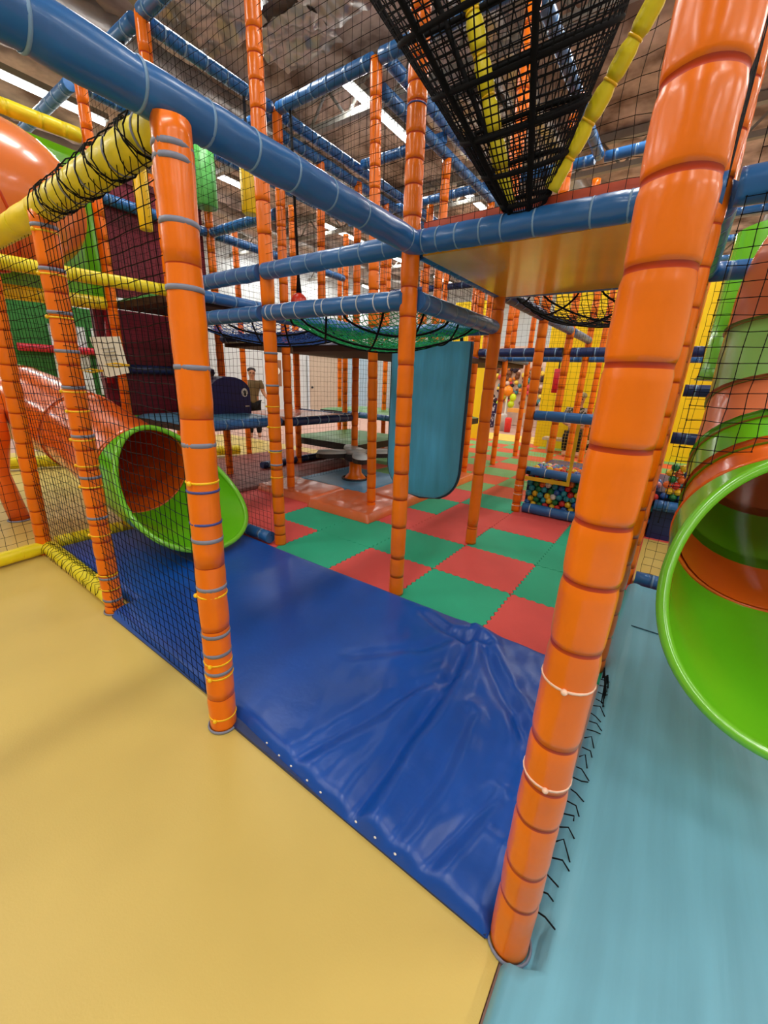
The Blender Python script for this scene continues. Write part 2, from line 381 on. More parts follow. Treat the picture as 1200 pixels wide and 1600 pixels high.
# padding round the spinner
def pad(name, x0, x1, y0, y1, h, m, lab, cat, wr=.006, group=None, z0=0.):
    def fn(u, v):
        x = x0+(x1-x0)*u; y = y0+(y1-y0)*v; e = min(x-x0, x1-x, y-y0, y1-y)
        f = 1-math.exp(-max(0, e)/.008)
        return (x, y, z0+.004+(h-.004)*f+wr*f*noise.noise(Vector((x*9+y*3, y*6, h*9))))
    b = MB(); b.grid(fn, 40, 40)
    b.box((x0+.002, y0+.002, z0), (x1-.002, y1-.002, z0+.008))
    return tag(b.build(name, m), lab, cat, group)
pad('orange_pad', -3.0, -2.16, 2.12, 2.78, .085, OMAT, 'orange vinyl pad at the near corner of the spinner pit', 'pad', .012, 'orange pads round the spinner')
pad('orange_pad', -3.95, -3.01, 2.2, 2.78, .085, OMAT, 'orange vinyl pad on the left of the spinner pit, beside a post', 'pad', .012, 'orange pads round the spinner')
pad('orange_pad', -2.76, -2.16, 2.8, 3.52, .085, OMAT, 'orange vinyl pad at the right edge of the spinner pit, by the blue slab', 'pad', .012, 'orange pads round the spinner')
pad('orange_pad', -2.76, -2.16, 3.9, 4.7, .085, OMAT, 'orange vinyl pad at the far side of the spinner pit', 'pad', .012, 'orange pads round the spinner')
pad('blue_pad', -3.9, -2.78, 2.8, 3.88, .06, CBLUE, 'dusty blue square pad under the spinner', 'pad', .001)
pad('brick_red_pad', -5.9, -3.97, 1.9, 4.4, .03, RMAT, 'dark brick red pad in the shade left of the spinner', 'pad', .002)

# ------------------------------------------------------------------ posts
RP = .047
def sleeve_prof(L, pinches, r, rows, band, depth=.9, stripe=0.):
    ps = sorted(p for p in pinches if .02 < p < L-.02); prof = []; edges = [0.]+ps+[L]
    for a, z in zip(edges[:-1], edges[1:]):
        s = max(.004, z-a-band)
        a2 = a+band/2 if a > 0 else 0.
        z2 = z-band/2 if z < L else L
        for i in range(rows+1):
            q = i/rows; e = min(q*s if a > 0 else 9, (1-q)*s if z < L else 9)
            rr = r*(depth+(1-depth)*(1-math.exp(-e/.007)))
            prof.append(((a2+(z2-a2)*q)/L, rr, 0))
        if z < L:
            prof[-1] = (prof[-1][0], r*(depth-.01), 1)
            prof.append(((z+band/2)/L, r*(depth-.01), 0))
    return prof
def tie_mesh(p, ax, r, th, m, head=None, w=1.6):
    b = MB(); pts = ring_pts(p, ax, r, 22)
    axv = Vector(ax).normalized()
    # flat band: tube squeezed in radial direction
    o = len(b.v); k = 6
    for q in pts:
        rad = (q-Vector(p)).normalized()
        for j in range(k):
            a = 2*PI*j/k; b.v.append(tuple(q+rad*math.cos(a)*th*.6+axv*math.sin(a)*th*w))
    n = len(pts)
    for i in range(n):
        for j in range(k):
            i2 = (i+1) % n; b.f.append((o+i*k+j, o+i*k+(j+1) % k, o+i2*k+(j+1) % k, o+i2*k+j)); b.m.append(0); b.sm.append(True)
    if head is not None:
        h = Vector(head).normalized(); h = (h-axv*h.dot(axv)).normalized(); c = Vector(p)+h*(r+th)
        b.ball(c, th*2.4, 0, 8, 5)
    return b
def post(label, base, top, pinches, ties=(), r=RP, n=18, rows=7, band=.007, foot=None, lump=.0022, m=ORANGE, depth=.945):
    base = Vector(base); top = Vector(top); L = (top-base).length; ax = (top-base)/L
    t = thing('orange_post', label, 'post', base, 'orange padded posts')
    b = MB(); b.lathe(base, top, sleeve_prof(L, pinches, r, rows, band, depth), n, lump, base.x*3+base.y)
    b.build('padded_sleeve', [m, ORANGE_D], t)
    for z, tm, th in ties:
        tie_mesh(base+ax*z, ax, r*.985+.001, th, tm, head=(random.uniform(-.5, .6), -1, 0) if tm in (YTIE, PTIE) else None, w=2.6 if tm in (GREYT,) else 1.2).build('cable_tie', tm, t)
    if foot: tie_mesh(base+ax*.006, ax, r+.006, .006, foot, w=1.1).build('foot_ring', foot, t)
    return t
def far_post(label, x, y, z0, z1, lean=(0, 0), r=RP, step=.2, group='slim orange posts of the far frame'):
    p0 = Vector((x, y, z0)); p1 = Vector((x+lean[0], y+lean[1], z1)); L = (p1-p0).length
    k = int(L/step); pin = [(i+.5+random.uniform(-.15, .15))*step for i in range(k)]
    b = MB(); b.lathe(p0, p1, sleeve_prof(L, pin, r, 4, .010, .94), 12, .0012, x*3+y)
    return tag(b.build('orange_post', [ORANGE, ORANGE_D]), label, 'post', group)

T = .0032
post('largest orange padded post, nearest the camera on the right', (-.006, -.06, 0), (.0, -.06, 2.75),
     [.192, .305, .459, .562, .675, .894, 1.024, 1.13, 1.25, 1.369, 1.489, 1.59, 1.688, 1.79, 1.9, 2.05, 2.2], [(.818, PTIE, .0026), (.58, PTIE, .0026)], r=.0465, n=40, rows=12, band=.0085, foot=GREYT, lump=.002, depth=.955)
post('orange padded post in front left of the blue crash mat, ringed with grey tape', (-1.16, -.104, 0), (-1.165, -.062, 1.95),
     [.7, .45, 1.2, 1.62, .15], [(z, GREYT, T) for z in (1.89, 1.86, 1.72, 1.56, 1.35, 1.12, .80, .62, .43, .35, .27)]+[(.97, BTIE, .004), (.86, BTIE, .004)]+[(z, YTIE, .0036) for z in (1.0, .59, .31, .25, .06)], r=.05, n=28, rows=9, foot=GREYT, lump=.0035, band=.004, depth=.965)
post('orange padded post at the left end of the near net, tied with yellow ties', (-2.36, -.02, 0), (-2.29, -.02, 1.95),
     [i*.1+.05 for i in range(18)], [(z, GREYT, T) for z in (1.9, 1.74, 1.57, 1.41, 1.25, 1.02, .81, .59, .23, .09)]+[(z, YTIE, .0036) for z in (1.88, 1.72, 1.55, 1.23, 1.14, 1.0, .87, .76, .49, .25, .16)], foot=GREYT)
post('orange padded post furthest left, where the yellow floor beams meet', (-3.6, 0, 0), (-3.3, 0, 1.97), [i*.1+.06 for i in range(19)])
post('orange padded post at the far left corner of the blue crash mat', (-2.42, 1.26, 0), (-2.37, 1.2, 3.9),
     [3.21, 3.1, 2.98, 2.85, 2.71, 2.56, 2.39, 2.21, 1.79, 1.63, 1.43, 1.21, 1.07, .86, .64, .42, .28, .17, .09, 3.4, 3.55], [(z, GREYT, T) for z in (1.49, 1.27, .79, .68)]+[(z, YTIE, .0036) for z in (1.12, .97, .78, .58)])
post('orange padded post at the middle of the far edge of the blue crash mat', (-1.205, 1.2, 0), (-1.245, 1.2, 3.9),
     [2.87, 2.79, 2.71, 2.63, 2.56, 2.44, 2.34, 2.24, 2.11, 1.8, 1.66, 1.42, 1.25, 1.09, .98, .81, .65, .47, .26, .13, 3.0, 3.2, 3.4], [(2.55, BTIE, .003)], lump=.003)
post('orange padded post half hidden right behind the largest post', (-.015, 1.225, 0), (.015, 1.2, 3.9), [i*.13+.07 for i in range(29)], [])
post('orange padded post right of the hanging blue slab, by the red tiles', (-1.187, 2.35, 0), (-1.195, 2.4, 3.9), [.14, .16, .62, .8, 1.05, 1.3, 1.45]+[1.7+.16*i for i in range(13)], lump=.003)
post('orange padded post at the near right corner of the spinner pit', (-2.366, 2.44, 0), (-2.41, 2.4, 3.69), [.12, .27, .42, .58, .75, .95, 1.15, 1.35]+[1.5+.15*i for i in range(14)])
post('orange padded post on the left pad of the spinner pit', (-3.54, 2.38, 0), (-3.567, 2.4, 3.69), [.2+.17*i for i in range(20)])
post('orange padded post at the left front corner of the ball pit', (-1.19, 3.57, 0), (-1.19, 3.6, 3.69), [.1+.13*i for i in range(27)], [(.07, PTIE, .004), (.2, PTIE, .004), (.3, PTIE, .004)], rows=4)
far_post('tall slim orange post rising behind the near blue beam, upper left', -3.6, 1.2, .75, 3.69, (.05, 0), group='slim orange posts of the upper frame')
far_post('tall slim orange post at the upper left, in front of the maroon panel', -4.8, 1.2, .0, 3.69, (.15, 0), group='slim orange posts of the upper frame')
far_post('slim orange post right of the spinner pit deck beams, in the third row', -3.57, 3.6, 0, 3.53, (.0, 0))
rows = {2.4: ([-6.0, -4.8, 0.0], 'second'), 3.6: ([-6.0, -4.72, -2.4, 0.0], 'third'), 4.8: ([-6.0, -4.8, -3.6, -2.4, -1.2, 0.0], 'fourth'),
        6.0: ([-6.0, -4.8, -3.6, -2.4, -1.2, 0.0], 'fifth'), 7.2: ([-4.8, -3.6, -2.4, -1.2, 0.0], 'sixth')}
for y, (xs, rn) in rows.items():
    for k, x in enumerate(xs):
        far_post(f'slim orange padded post, {ORD[k]} from the left in the {rn} row of the frame', x, y, 0, 3.5 if y > 2.5 else 3.69)
for k, y in enumerate((3.0, 4.2)):
    far_post(['short slim orange post standing on the upper deck just right of the corner post', 'short slim orange post on the upper deck, beside the top double beam'][k], -3.6, y, 2.05, 3.53, group='slim orange posts of the upper frame')
for k, (x, y) in enumerate([(-3.0, 6.95), (-3.1, 4.5), (-2.52, 6.6), (-3.0, 6.0), (-2.52, 5.4)]):
    far_post(f'short slim orange post above the net hammock, {ORD[k]} of the infill posts far back', x, y, 1.71, 3.5, group='slim orange posts of the upper frame')

# ------------------------------------------------------------------ beams
def beam_prof(L, r, step, bw=.006, jit=.1):
    prof = [(0, r, 0)]; k = max(1, int(L/step))
    for i in range(k):
        z = (i+.5+random.uniform(-jit, jit))*L/k
        for dz, rr, mi in ((-.03, r, 0), (-bw, r*.97, 1), (-bw, r*.985, 1), (bw, r*.985, 0), (bw, r*.97, 0), (.03, r, 0)):
            prof.append(((z+dz)/L, rr, mi))
    prof.append((1, r, 0)); return prof
def beam(label, p0, p1, m=BLUE, r=.05, step=.18, tm=None, n=12, name=None):
    L = (Vector(p1)-Vector(p0)).length
    b = MB(); b.lathe(p0, p1, beam_prof(L, r, step), n, .0018, p0[0]+p0[1])
    nm = name or {BLUE: 'blue_beam', NAVY: 'navy_beam', YELLOW: 'yellow_beam'}[m]
    return tag(b.build(nm, [m, tm or (LBTIE if m is not YELLOW else YELLOW)]), label, 'beam', nm.replace('_', ' padded ')+'s of the frame')
def near_beam(label, p0, p1, ties, r=.054, m=BLUE, tm=LBTIE, th=.0035, n=24, lump=.004, bend=None, name='blue_beam'):
    p0 = Vector(p0); p1 = Vector(p1); L = (p1-p0).length; ax = (p1-p0)/L
    t = thing(name, label, 'beam', p0, name.replace('_', ' padded ')+'s of the frame')
    q = int(L/.02); prof = []
    for i in range(q+1):
        d = min([abs(i/q*L-z) for z in ties] or [9]); prof.append((i/q, r*(1-.05*math.exp(-(d/.018)**2)), 0))
    b = MB(); b.lathe(p0, p1, prof, n, lump, p0.x*5); b.build('padded_sleeve', m, t)
    for z in ties: tie_mesh(p0+ax*z, ax, r*.965, th, tm, w=1.3).build('cable_tie', tm, t)
    return t
H1, H2 = 1.99, 1.745
near_beam('thick blue padded beam overhead running from the upper left corner to the middle post', (-1.17, -1.15, 2.0), (-1.2, 1.2, 1.995), [.80, 1.02, 1.2, 1.35, 1.515, 1.70, 1.9, 2.25, .55], r=.056)
near_beam('blue padded beam along the front of the ochre platform', (-1.2, 1.2, H1+.01), (.03, 1.2, H1), [.06, .14, .24, .36, .46, .6, .82, .95, 1.08])
near_beam('blue padded beam at the upper right edge, going right from behind the largest post', (.06, 1.2, H1), (1.5, 1.2, H1+.01), [.12, .3, .6, .9], lump=.007)
near_beam('blue padded beam from the middle post to the slim corner post, upper of two', (-2.375, 1.2, H1+.005), (-1.24, 1.2, H1+.01), [.09, .15, .3, .43, .56, .7, .84, 1.0], r=.05)
near_beam('blue padded beam left of the corner post behind the taped post, upper of two', (-3.55, 1.2, H1), (-2.425, 1.2, H1+.005), [.55, .67, .8, .92, 1.04], r=.05)
near_beam('blue padded beam edging the green net hammock, front side', (-2.375, 1.2, H2), (-1.235, 1.2, H2), [.04, .1, .2, .32, .5, .56, .72, .83, .95, 1.05], r=.05, tm=WHITEC)
near_beam('blue padded beam left of the corner post behind the taped post, lower of two', (-3.55, 1.2, H2), (-2.425, 1.2, H2), [.55, .67, .8, .92, 1.04], r=.05)
near_beam('blue padded beam edging the green net hammock, right side', (-1.2, 1.24, H2), (-1.2, 2.36, H2), [.06, .2, .4, .55, .7, .85, 1.0], r=.05)
beam('blue padded beam edging the green net hammock, far side', (-2.36, 2.4, H2), (-1.24, 2.4, H2))
beam('blue padded beam edging the green net hammock, left side', (-2.4, 1.25, H2), (-2.4, 2.36, H2))
near_beam('dark shaded blue beam under the left edge of the ochre platform', (-1.2, 1.26, H1), (-1.2, 2.36, H1), [.15, .3, .42, .55, .7, .85, 1.0], r=.05)
near_beam('dark shaded blue beam under the far edge of the ochre platform', (-1.15, 2.4, H1), (-.03, 2.4, H1), [.1, .25, .4, .55, .7, .85, 1.0], r=.05)
beam('blue padded beam under the right edge of the ochre platform', (0.03, 1.26, H1), (0.02, 2.36, H1))
beam('dark blue beam behind the right slide at its top', (.04, 2.4, H1), (1.4, 2.4, H1))
for k, (y0, y1) in enumerate([(2.44, 3.56), (3.64, 4.76), (4.84, 5.96)]):
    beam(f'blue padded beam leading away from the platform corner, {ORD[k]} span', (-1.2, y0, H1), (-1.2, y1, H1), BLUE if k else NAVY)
beam('blue padded beam on the left upper deck with green pad behind it', (-3.6, 1.26, H1), (-3.6, 2.34, H1))
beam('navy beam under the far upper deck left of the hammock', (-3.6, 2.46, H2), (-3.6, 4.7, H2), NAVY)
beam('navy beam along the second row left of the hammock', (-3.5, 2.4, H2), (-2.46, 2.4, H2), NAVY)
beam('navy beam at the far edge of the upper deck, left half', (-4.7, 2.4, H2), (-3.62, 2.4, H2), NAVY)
beam('blue padded beam low under the far right deck, leading away', (-2.4, 4.86, H2), (-2.4, 7.1, H2))
for k, (x0, x1) in enumerate([(-2.34, -1.25), (-1.15, -.05), (.05, 1.3)]):
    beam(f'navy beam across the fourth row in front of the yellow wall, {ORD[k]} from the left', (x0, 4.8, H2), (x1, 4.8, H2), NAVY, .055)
    beam(f'blue padded beam across the fifth row in front of the yellow wall, {ORD[k]} from the left', (x0, 6.0, H2), (x1, 6.0, H2), BLUE, .05)
# top level
Z3 = 3.69
for k, (x0, x1) in enumerate([(-6.2, -4.86), (-4.74, -3.66), (-3.54, -2.44)]):
    beam(f'blue padded beam at the very top of the near row, {ORD[k]} from the left', (x0, 1.2, Z3), (x1, 1.2, Z3))
for nm, x in (('left', -4.8), ('middle', -3.6)):
    for k, (y0, y1) in enumerate([(1.26, 2.35), (2.45, 4.7), (4.9, 7.1)]):
        beam(f'blue padded top beam leading away on the {nm} line, {ORD[k]} span', (x, y0, Z3), (x, y1, Z3))
beam('blue padded beam just under the top beam on the middle line', (-3.6, 2.45, 3.53), (-3.6, 7.1, 3.53))
beam('blue padded top beam on the right line behind the net funnel', (-2.4, 2.46, 3.75), (-2.4, 7.1, 3.75))
beam('blue padded beam just under the top beam on the right line', (-2.4, 2.46, 3.53), (-2.4, 7.1, 3.53))
for k, (x0, x1) in enumerate([(-4.7, -3.66), (-3.54, -2.44), (-2.36, -1.25)]):
    beam(f'blue padded top crossbeam of the second row, {ORD[k]} from the left', (x0, 2.4, Z3), (x1, 2.4, Z3))
    beam(f'blue padded top crossbeam of the fourth row, {ORD[k]} from the left', (x0, 4.8, Z3), (x1, 4.8, Z3))
beam('blue padded top crossbeam of the third row behind the double beam', (-3.5, 3.6, Z3), (-2.44, 3.6, Z3))
beam('blue padded top beam seen through the net funnel', (-1.2, 2.46, Z3), (-1.2, 4.74, Z3))
beam('blue padded top crossbeam right of the net funnel, far back', (-1.15, 4.8, Z3), (.0, 4.8, Z3))
for k, y in enumerate((7.2, 8.4, 9.6)):
    beam(f'blue padded beam far back at the upper right, {ORD[k]} from the top of three', (.1, y, Z3), (2.4, y, Z3))
beam('blue padded crossbeam halfway up, below the yellow hanging bag', (-4.74, 2.4, 2.88), (-3.64, 2.4, 2.88))
beam('blue padded beam halfway up on the left line, near span', (-4.8, 1.26, 2.88), (-4.8, 2.34, 2.88))
beam('blue padded beam halfway up on the left line, far span', (-4.8, 2.46, 2.88), (-4.8, 4.74, 2.88))
for k, (x0, x1) in enumerate([(-4.74, -3.66), (-3.54, -2.44)]):
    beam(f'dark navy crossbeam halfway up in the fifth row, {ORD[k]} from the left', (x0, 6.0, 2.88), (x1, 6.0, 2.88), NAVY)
# low decks
beam('blue padded beam at the front of the low pale blue deck', (-3.6, 1.26, .85), (-3.6, 2.3, .85))
beam('navy beam at the front of the low orange deck', (-3.62, 2.46, .83), (-3.6, 3.54, .83), NAVY)
beam('navy beam along the right side of the low orange deck', (-4.7, 3.62, .83), (-3.66, 3.62, .83), NAVY)
beam('blue padded beam far behind the spinner at seat height', (-4.7, 4.8, .75), (-2.9, 4.8, .72))
beam('blue padded floor beam left of the corner post, behind the left slide', (-3.2, 1.2, .06), (-2.47, 1.2, .06))
beam('navy floor beam in the shade left of the spinner', (-4.75, 2.9, .08), (-4.75, 4.7, .08), NAVY)
# yellow
yb1 = near_beam('yellow padded beam from the taped post to the left, wrapped in net cord', (-1.19, -.045, 1.965), (-2.33, -.01, 1.97), [.12, .32, .55, .72, .85, .97], m=YELLOW, tm=GREYT, th=.004, name='yellow_beam')
near_beam('yellow padded beam at the left picture edge, beyond the tied post', (-2.33, -.01, 1.97), (-3.6, .0, 1.98), [.3, .7, 1.0], m=YELLOW, tm=YELLOW, name='yellow_beam')
beam('yellow padded beam in front of the maroon panel, higher of two', (-3.58, .06, 1.95), (-3.56, 1.15, 1.97), YELLOW, .045)
beam('yellow padded beam in front of the maroon panel, lower of two', (-4.78, .3, 1.93), (-4.75, 1.15, 1.95), YELLOW, .06)
beam('yellow padded beam above the green flange panel, upper left', (-4.8, -.6, 3.24), (-4.68, 1.14, 3.26), YELLOW, .055)
yb2 = near_beam('yellow padded floor beam between the two left posts', (-3.55, .02, .055), (-2.42, .0, .055), [.2, .4, .6, .8, 1.0], r=.05, m=YELLOW, tm=YELLOW, name='yellow_beam')
near_beam('yellow padded floor beam running forward to the left picture edge', (-3.58, .0, .055), (-3.42, -1.0, .055), [.15, .3, .45], r=.05, m=YELLOW, tm=YELLOW, name='yellow_beam')
beam('yellow padded floor beam under the left slide', (-3.62, .08, .055), (-3.62, 1.2, .055), YELLOW, .05)
beam('yellow padded kerb far left behind the slide leg', (-7.2, .1, .1), (-6.0, 3.4, .1), YELLOW, .08)
# ball pit and right side
near_beam('blue padded beam across the ball pit at chest height', (-1.14, 3.6, 1.05), (.0, 3.6, 1.05), [.12, .3, .45, .65, .85], r=.05)
near_beam('blue padded beam just above the balls at the pit front', (-1.14, 3.6, .47), (.0, 3.6, .45), [.2, .42, .65, .85], r=.045, tm=WHITEC)
near_beam('blue padded floor beam at the foot of the ball pit', (-1.12, 3.6, .055), (.0, 3.6, .055), [.08, .3, .48, .62, .78, .95], r=.055, tm=WHITEC)
beam('blue padded floor beam behind the right slide', (.06, 2.4, .055), (1.4, 2.4, .055))
beam('blue padded beam below the balls right of the largest post', (.06, 3.6, .33), (1.4, 3.6, .33))
beam('navy beam above the balls right of the largest post', (.06, 3.6, .95), (1.4, 3.6, .95), NAVY)
beam('navy beam higher above the balls right of the largest post', (.06, 3.6, 1.35), (1.4, 3.6, 1.35), NAVY)

# ------------------------------------------------------------------ decks and platform
def deck(label, x0, x1, y0, y1, z, top, h=.06, under=UNDER):
    t = thing('deck', label, 'deck', ((x0+x1)/2, (y0+y1)/2, z), 'raised decks of the frame')
    b = MB(); b.box((x0, y0, z-h), (x1, y1, z)); b.build('board', under, t)
    def fn(u, v):
        x = x0+(x1-x0)*u; y = y0+(y1-y0)*v; e = min(u, 1-u, v, 1-v)
        return (x, y, z+.002+.045*(1-math.exp(-e/.03))+.004*noise.noise(Vector((x*6, y*5, z))))
    b = MB(); b.grid(fn, 20, 20); b.build('padding', top, t); return t
t = thing('ochre_platform', 'platform with glossy ochre underside above the middle of the frame', 'platform', (-.6, 1.8, 1.95))
b = MB(); b.box((-1.17, 1.23, 1.945), (-.0, 2.37, 1.975)); b.build('board', OCHRE, t)
b = MB(); b.box((-1.17, 1.225, 2.02), (.0, 1.31, 2.092)); b.build('edge_padding', mat('brick orange vinyl', (214, 92, 62), .4, .4), t)
b = MB(); b.box((-1.16, 1.31, 1.976), (.0, 2.29, 2.03)); b.build('padding', NAVY, t)
deck('upper deck with a green pad left of the corner post', -4.76, -3.64, 1.26, 2.36, 1.98, mat('green pad vinyl', (60, 150, 60), .45))
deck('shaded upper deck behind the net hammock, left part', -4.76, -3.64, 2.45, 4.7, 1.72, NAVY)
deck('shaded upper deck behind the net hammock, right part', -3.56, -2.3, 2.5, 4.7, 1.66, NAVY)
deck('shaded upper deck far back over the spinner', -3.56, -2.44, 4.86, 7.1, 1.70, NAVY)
deck('low pale blue deck with the navy block on it', -4.76, -3.64, 1.28, 2.4, .85, CBLUE)
deck('low orange padded deck behind the pale blue one', -4.76, -3.66, 2.5, 3.56, .83, OMAT)
for lab, x0, x1, y0, y1, z in (('lower green mat deck behind the spinner', -4.9, -3.64, 3.7, 5.0, .42), ('far green mat deck behind the blue seat-height beam', -6.0, -3.0, 5.4, 6.6, .72)):
    deck(lab, x0, x1, y0, y1, z, mat('mat green vinyl', (70, 140, 62), .4), .1, DARK)

# navy rounded block with white emblem
t = thing('navy_block', 'navy rounded padded block with a white round emblem on the low deck', 'padded block', (-4.3, 2.15, .89))
pf = [(1.84, .885), (2.37, .885)]+[(2.105+.265*math.cos(a), 1.14+.17*math.sin(a)) for a in [PI*i/12 for i in range(13)]]
b = MB(); b.prism(pf, 0, -4.45, -4.2); b.build('body', mat('dark navy vinyl', (22, 32, 84), .35, .4), t)
b = MB(); b.prism([(2.29+.042*math.cos(a), 1.135+.05*math.sin(a)) for a in [2*PI*i/18 for i in range(18)]], 0, -4.2, -4.195); emb = b.build('emblem', PAPER, t)
b = MB(); b.prism([(2.292+.014*math.cos(a), 1.115+.02*math.sin(a)) for a in [2*PI*i/10 for i in range(10)]], 0, -4.195, -4.192)
for q in range(3): b.box((-4.195, 2.272+.013*q, 1.13), (-4.192, 2.281+.013*q, 1.155+.008*(q % 2)))
b.build('hand_mark', BLACK, emb)
b = MB(); b.box((-4.2, 2.29, .97), (-4.197, 2.345, .985)); b.build('sticker', BEIGE, t)

# maroon panels
t = thing('maroon_panel', 'maroon padded panel at the upper left behind the near net', 'panel', (-4.85, 1.7, 2))
b = MB(); b.box((-4.92, 1.26, 2.05), (-4.85, 2.34, 3.1)); b.build('face', MAROON, t)
b = MB(); b.box((-4.94, 1.24, 3.08), (-4.83, 2.34, 3.14)); b.build('top_piping', mat('dark maroon piping', (80, 12, 30), .5), t)
t = thing('maroon_panel', 'dark maroon padded panel low behind the paper notice', 'panel', (-4.9, 1.2, 1))
b = MB(); b.box((-4.95, 1.08, .86), (-4.88, 2.3, 1.93)); b.build('face', MAROON, t)
b = MB(); b.tube([(-4.84, 1.3, 1.35), (-4.84, 2.3, 1.35)], .05); b.build('bumper', NAVY, t)
b = MB(); b.tube([(-4.85, 1.2, 1.9), (-4.8, 1.1, 1.2)], .035); b.build('slant_bar', mat('dark red vinyl', (150, 16, 34), .4), t)

# paper notice behind the net
t = thing('paper_notice', 'white paper notice tied between the two left posts', 'notice', (-2.0, .04, 1.4))
b = MB()
A_, B_, C_, D_ = [Vector(p) for p in ((-2.166, .045, 1.47), (-1.863, .045, 1.465), (-1.817, .045, 1.326), (-2.079, .045, 1.30))]
A_, B_, C_, D_ = [Vector((x*1.021, y, (z-1.3357)*1.03+1.3357)) for x, y, z in (A_, B_, C_, D_)]
b.grid(lambda u, v: A_*(1-u)*(1-v)+B_*u*(1-v)+C_*u*v+D_*(1-u)*v+Vector((0, .004*math.sin(u*5)*v, 0)), 8, 6); sheet = b.build('sheet', PAPER, t)
b = MB()
for q in range(5):
    v = .3+.1*q; p0 = A_*(1-.3)*(1-v)+B_*.3*(1-v)+C_*.3*v+D_*.7*v; p1 = A_*.25*(1-v)+B_*.75*(1-v)+C_*.75*v+D_*.25*v
    b.tube([p0+Vector((0, -.003, 0)), p1+Vector((0, -.003, 0))], .0018, 4)
tag(b.build('faint_print', INK, sheet), kind='stuff')
for q in (D_, C_):
    b = MB(); b.tube([q+Vector((0, 0, .03)), q+Vector((0, -.05, .035)), q+Vector((0, -.09, .03)), q+Vector((0, -.05, .022)), q+Vector((0, 0, .03))], .004, 5); b.build('yellow_tie', YTIE, t)

# ------------------------------------------------------------------ nets
def strands(b, polys, r, k=3, mi=0):
    for p in polys: b.tube(p, r, k, mi, smooth=False)
def net(label, o, u, v, mesh=.05, r=.0014, amp=.012, m=BLACK, hole=None, name='safety_net', cat='net', knots=False, seed=0, sag=None, every=1):
    o = Vector(o); u = Vector(u); v = Vector(v); n = u.cross(v).normalized()
    nu = max(2, round(u.length/mesh)); nv = max(2, round(v.length/mesh)); un = u.normalized(); vn = v.normalized()
    P = {}
    for i in range(nu+1):
        for j in range(nv+1):
            a, c = i/nu, j/nv; p = o+u*a+v*c
            e = min(1, 6*min(a, 1-a), 6*min(c, 1-c)) if amp else 0
            q = p*1.7+Vector((seed, seed*2, 0))
            p = p+n*(amp*e*noise.noise(q*1.3))+un*(amp*.8*e*noise.noise(q*2.1+Vector((9, 0, 0))))+vn*(amp*.8*e*noise.noise(q*2.1+Vector((0, 9, 0))))
            p = p+(un*random.uniform(-1, 1)+vn*random.uniform(-1, 1))*mesh*.05
            if sag: p = p+Vector((0, 0, sag(a, c)))
            P[i, j] = p
    def runs(idx):
        out, cur = [], []
        for ij in idx:
            if hole and hole(P[ij]):
                if len(cur) > 1: out.append(cur)
                cur = []
            else: cur.append(P[ij])
        if len(cur) > 1: out.append(cur)
        return out
    b = MB(); vs = []; fs = []
    for i in range(nu+1): strands(b, runs([(i, j) for j in range(0, nv+1)]), r)
    for j in range(nv+1): strands(b, runs([(i, j) for i in range(0, nu+1)]), r)
    if knots:
        for ij, p in P.items():
            if not (hole and hole(p)): 
                s = r*2.4; b.add([p+Vector(d)*s for d in ((1, 0, 0), (-1, 0, 0), (0, 1, 0), (0, -1, 0), (0, 0, 1), (0, 0, -1))], [(0, 2, 4), (2, 1, 4), (1, 3, 4), (3, 0, 4), (2, 0, 5), (1, 2, 5), (3, 1, 5), (0, 3, 5)])
    return tag(b.build(name, m), label, cat, 'nets of the frame')
tubeL = lambda p: (p.y-.66)**2+(p.z-.62)**2 < .40**2
net('black net panel between the taped post and the left post', (-2.33, -.045, .03), (1.17, -.03, 0), (0, 0, 1.90), .045, .0016, .02, seed=1)
net('black net panel at far left between the left post and the corner post', (-3.57, 0.0, .08), (1.2, 0, 0), (0, 0, 1.85), .05, .0016, .015, seed=2)
net('black net panel coming forward at the left picture edge', (-3.58, -.03, .08), (.15, -.9, 0), (0, 0, 1.85), .06, .0016, .012, seed=3)
net('black net panel round the left slide tube', (-3.62, .05, .1), (0, 1.1, 0), (0, 0, 1.82), .05, .0013, .01, hole=tubeL, seed=4)
net('black net panel between the left slide and the corner post', (-3.55, 1.2, .08), (1.1, 0, 0), (0, 0, 1.62), .05, .0013, .01, seed=5)
for k, (x0, x1) in enumerate([(-3.56, -2.42), (-2.36, -1.24), (-1.19, .02)]):
    net(['black net above the overhead beam, left bay', 'black net above the overhead beam, middle bay', 'black net above the ochre platform'][k], (x0, 1.2, 2.04 if k < 2 else 2.02), (x1-x0, 0, 0), (0, 0, 1.75), .055 if k < 2 else .06, .0013, .02 if k < 2 else .045, seed=6+k)
net('black net above the upper right beam', (.1, 1.2, 2.04), (1.3, 0, 0), (0, 0, 1.3), .055, .0016, .02, seed=10)
tubeR = lambda p: (p.x-.50)**2+(p.z-.83)**2 < .365**2 or p.z < .80
net('coarse black net draped over the right slide', (.09, 1.12, .78), (1.25, .0, 0), (0, .04, 1.17), .052, .0017, .02, hole=tubeR, knots=True, seed=11, sag=None)
net('black net seen edge on beside the largest post, upper half', (.03, .0, 1.98), (0, 1.15, 0), (0, 0, 1.2), .06, .0016, .02, seed=12)
net('black net seen edge on beside the largest post, lower half', (-.03, .03, .1), (0, 1.15, 0), (0, 0, 1.85), .06, .0014, .006, seed=13)
net('black net on the middle line of the upper storey', (-3.6, 1.26, 2.06), (0, 2.3, 0), (0, 0, 1.6), .06, .0013, .015, seed=14)
net('black net on the right line of the upper storey', (-2.4, 2.46, 1.8), (0, 2.3, 0), (0, 0, 1.7), .06, .0013, .015, seed=15)
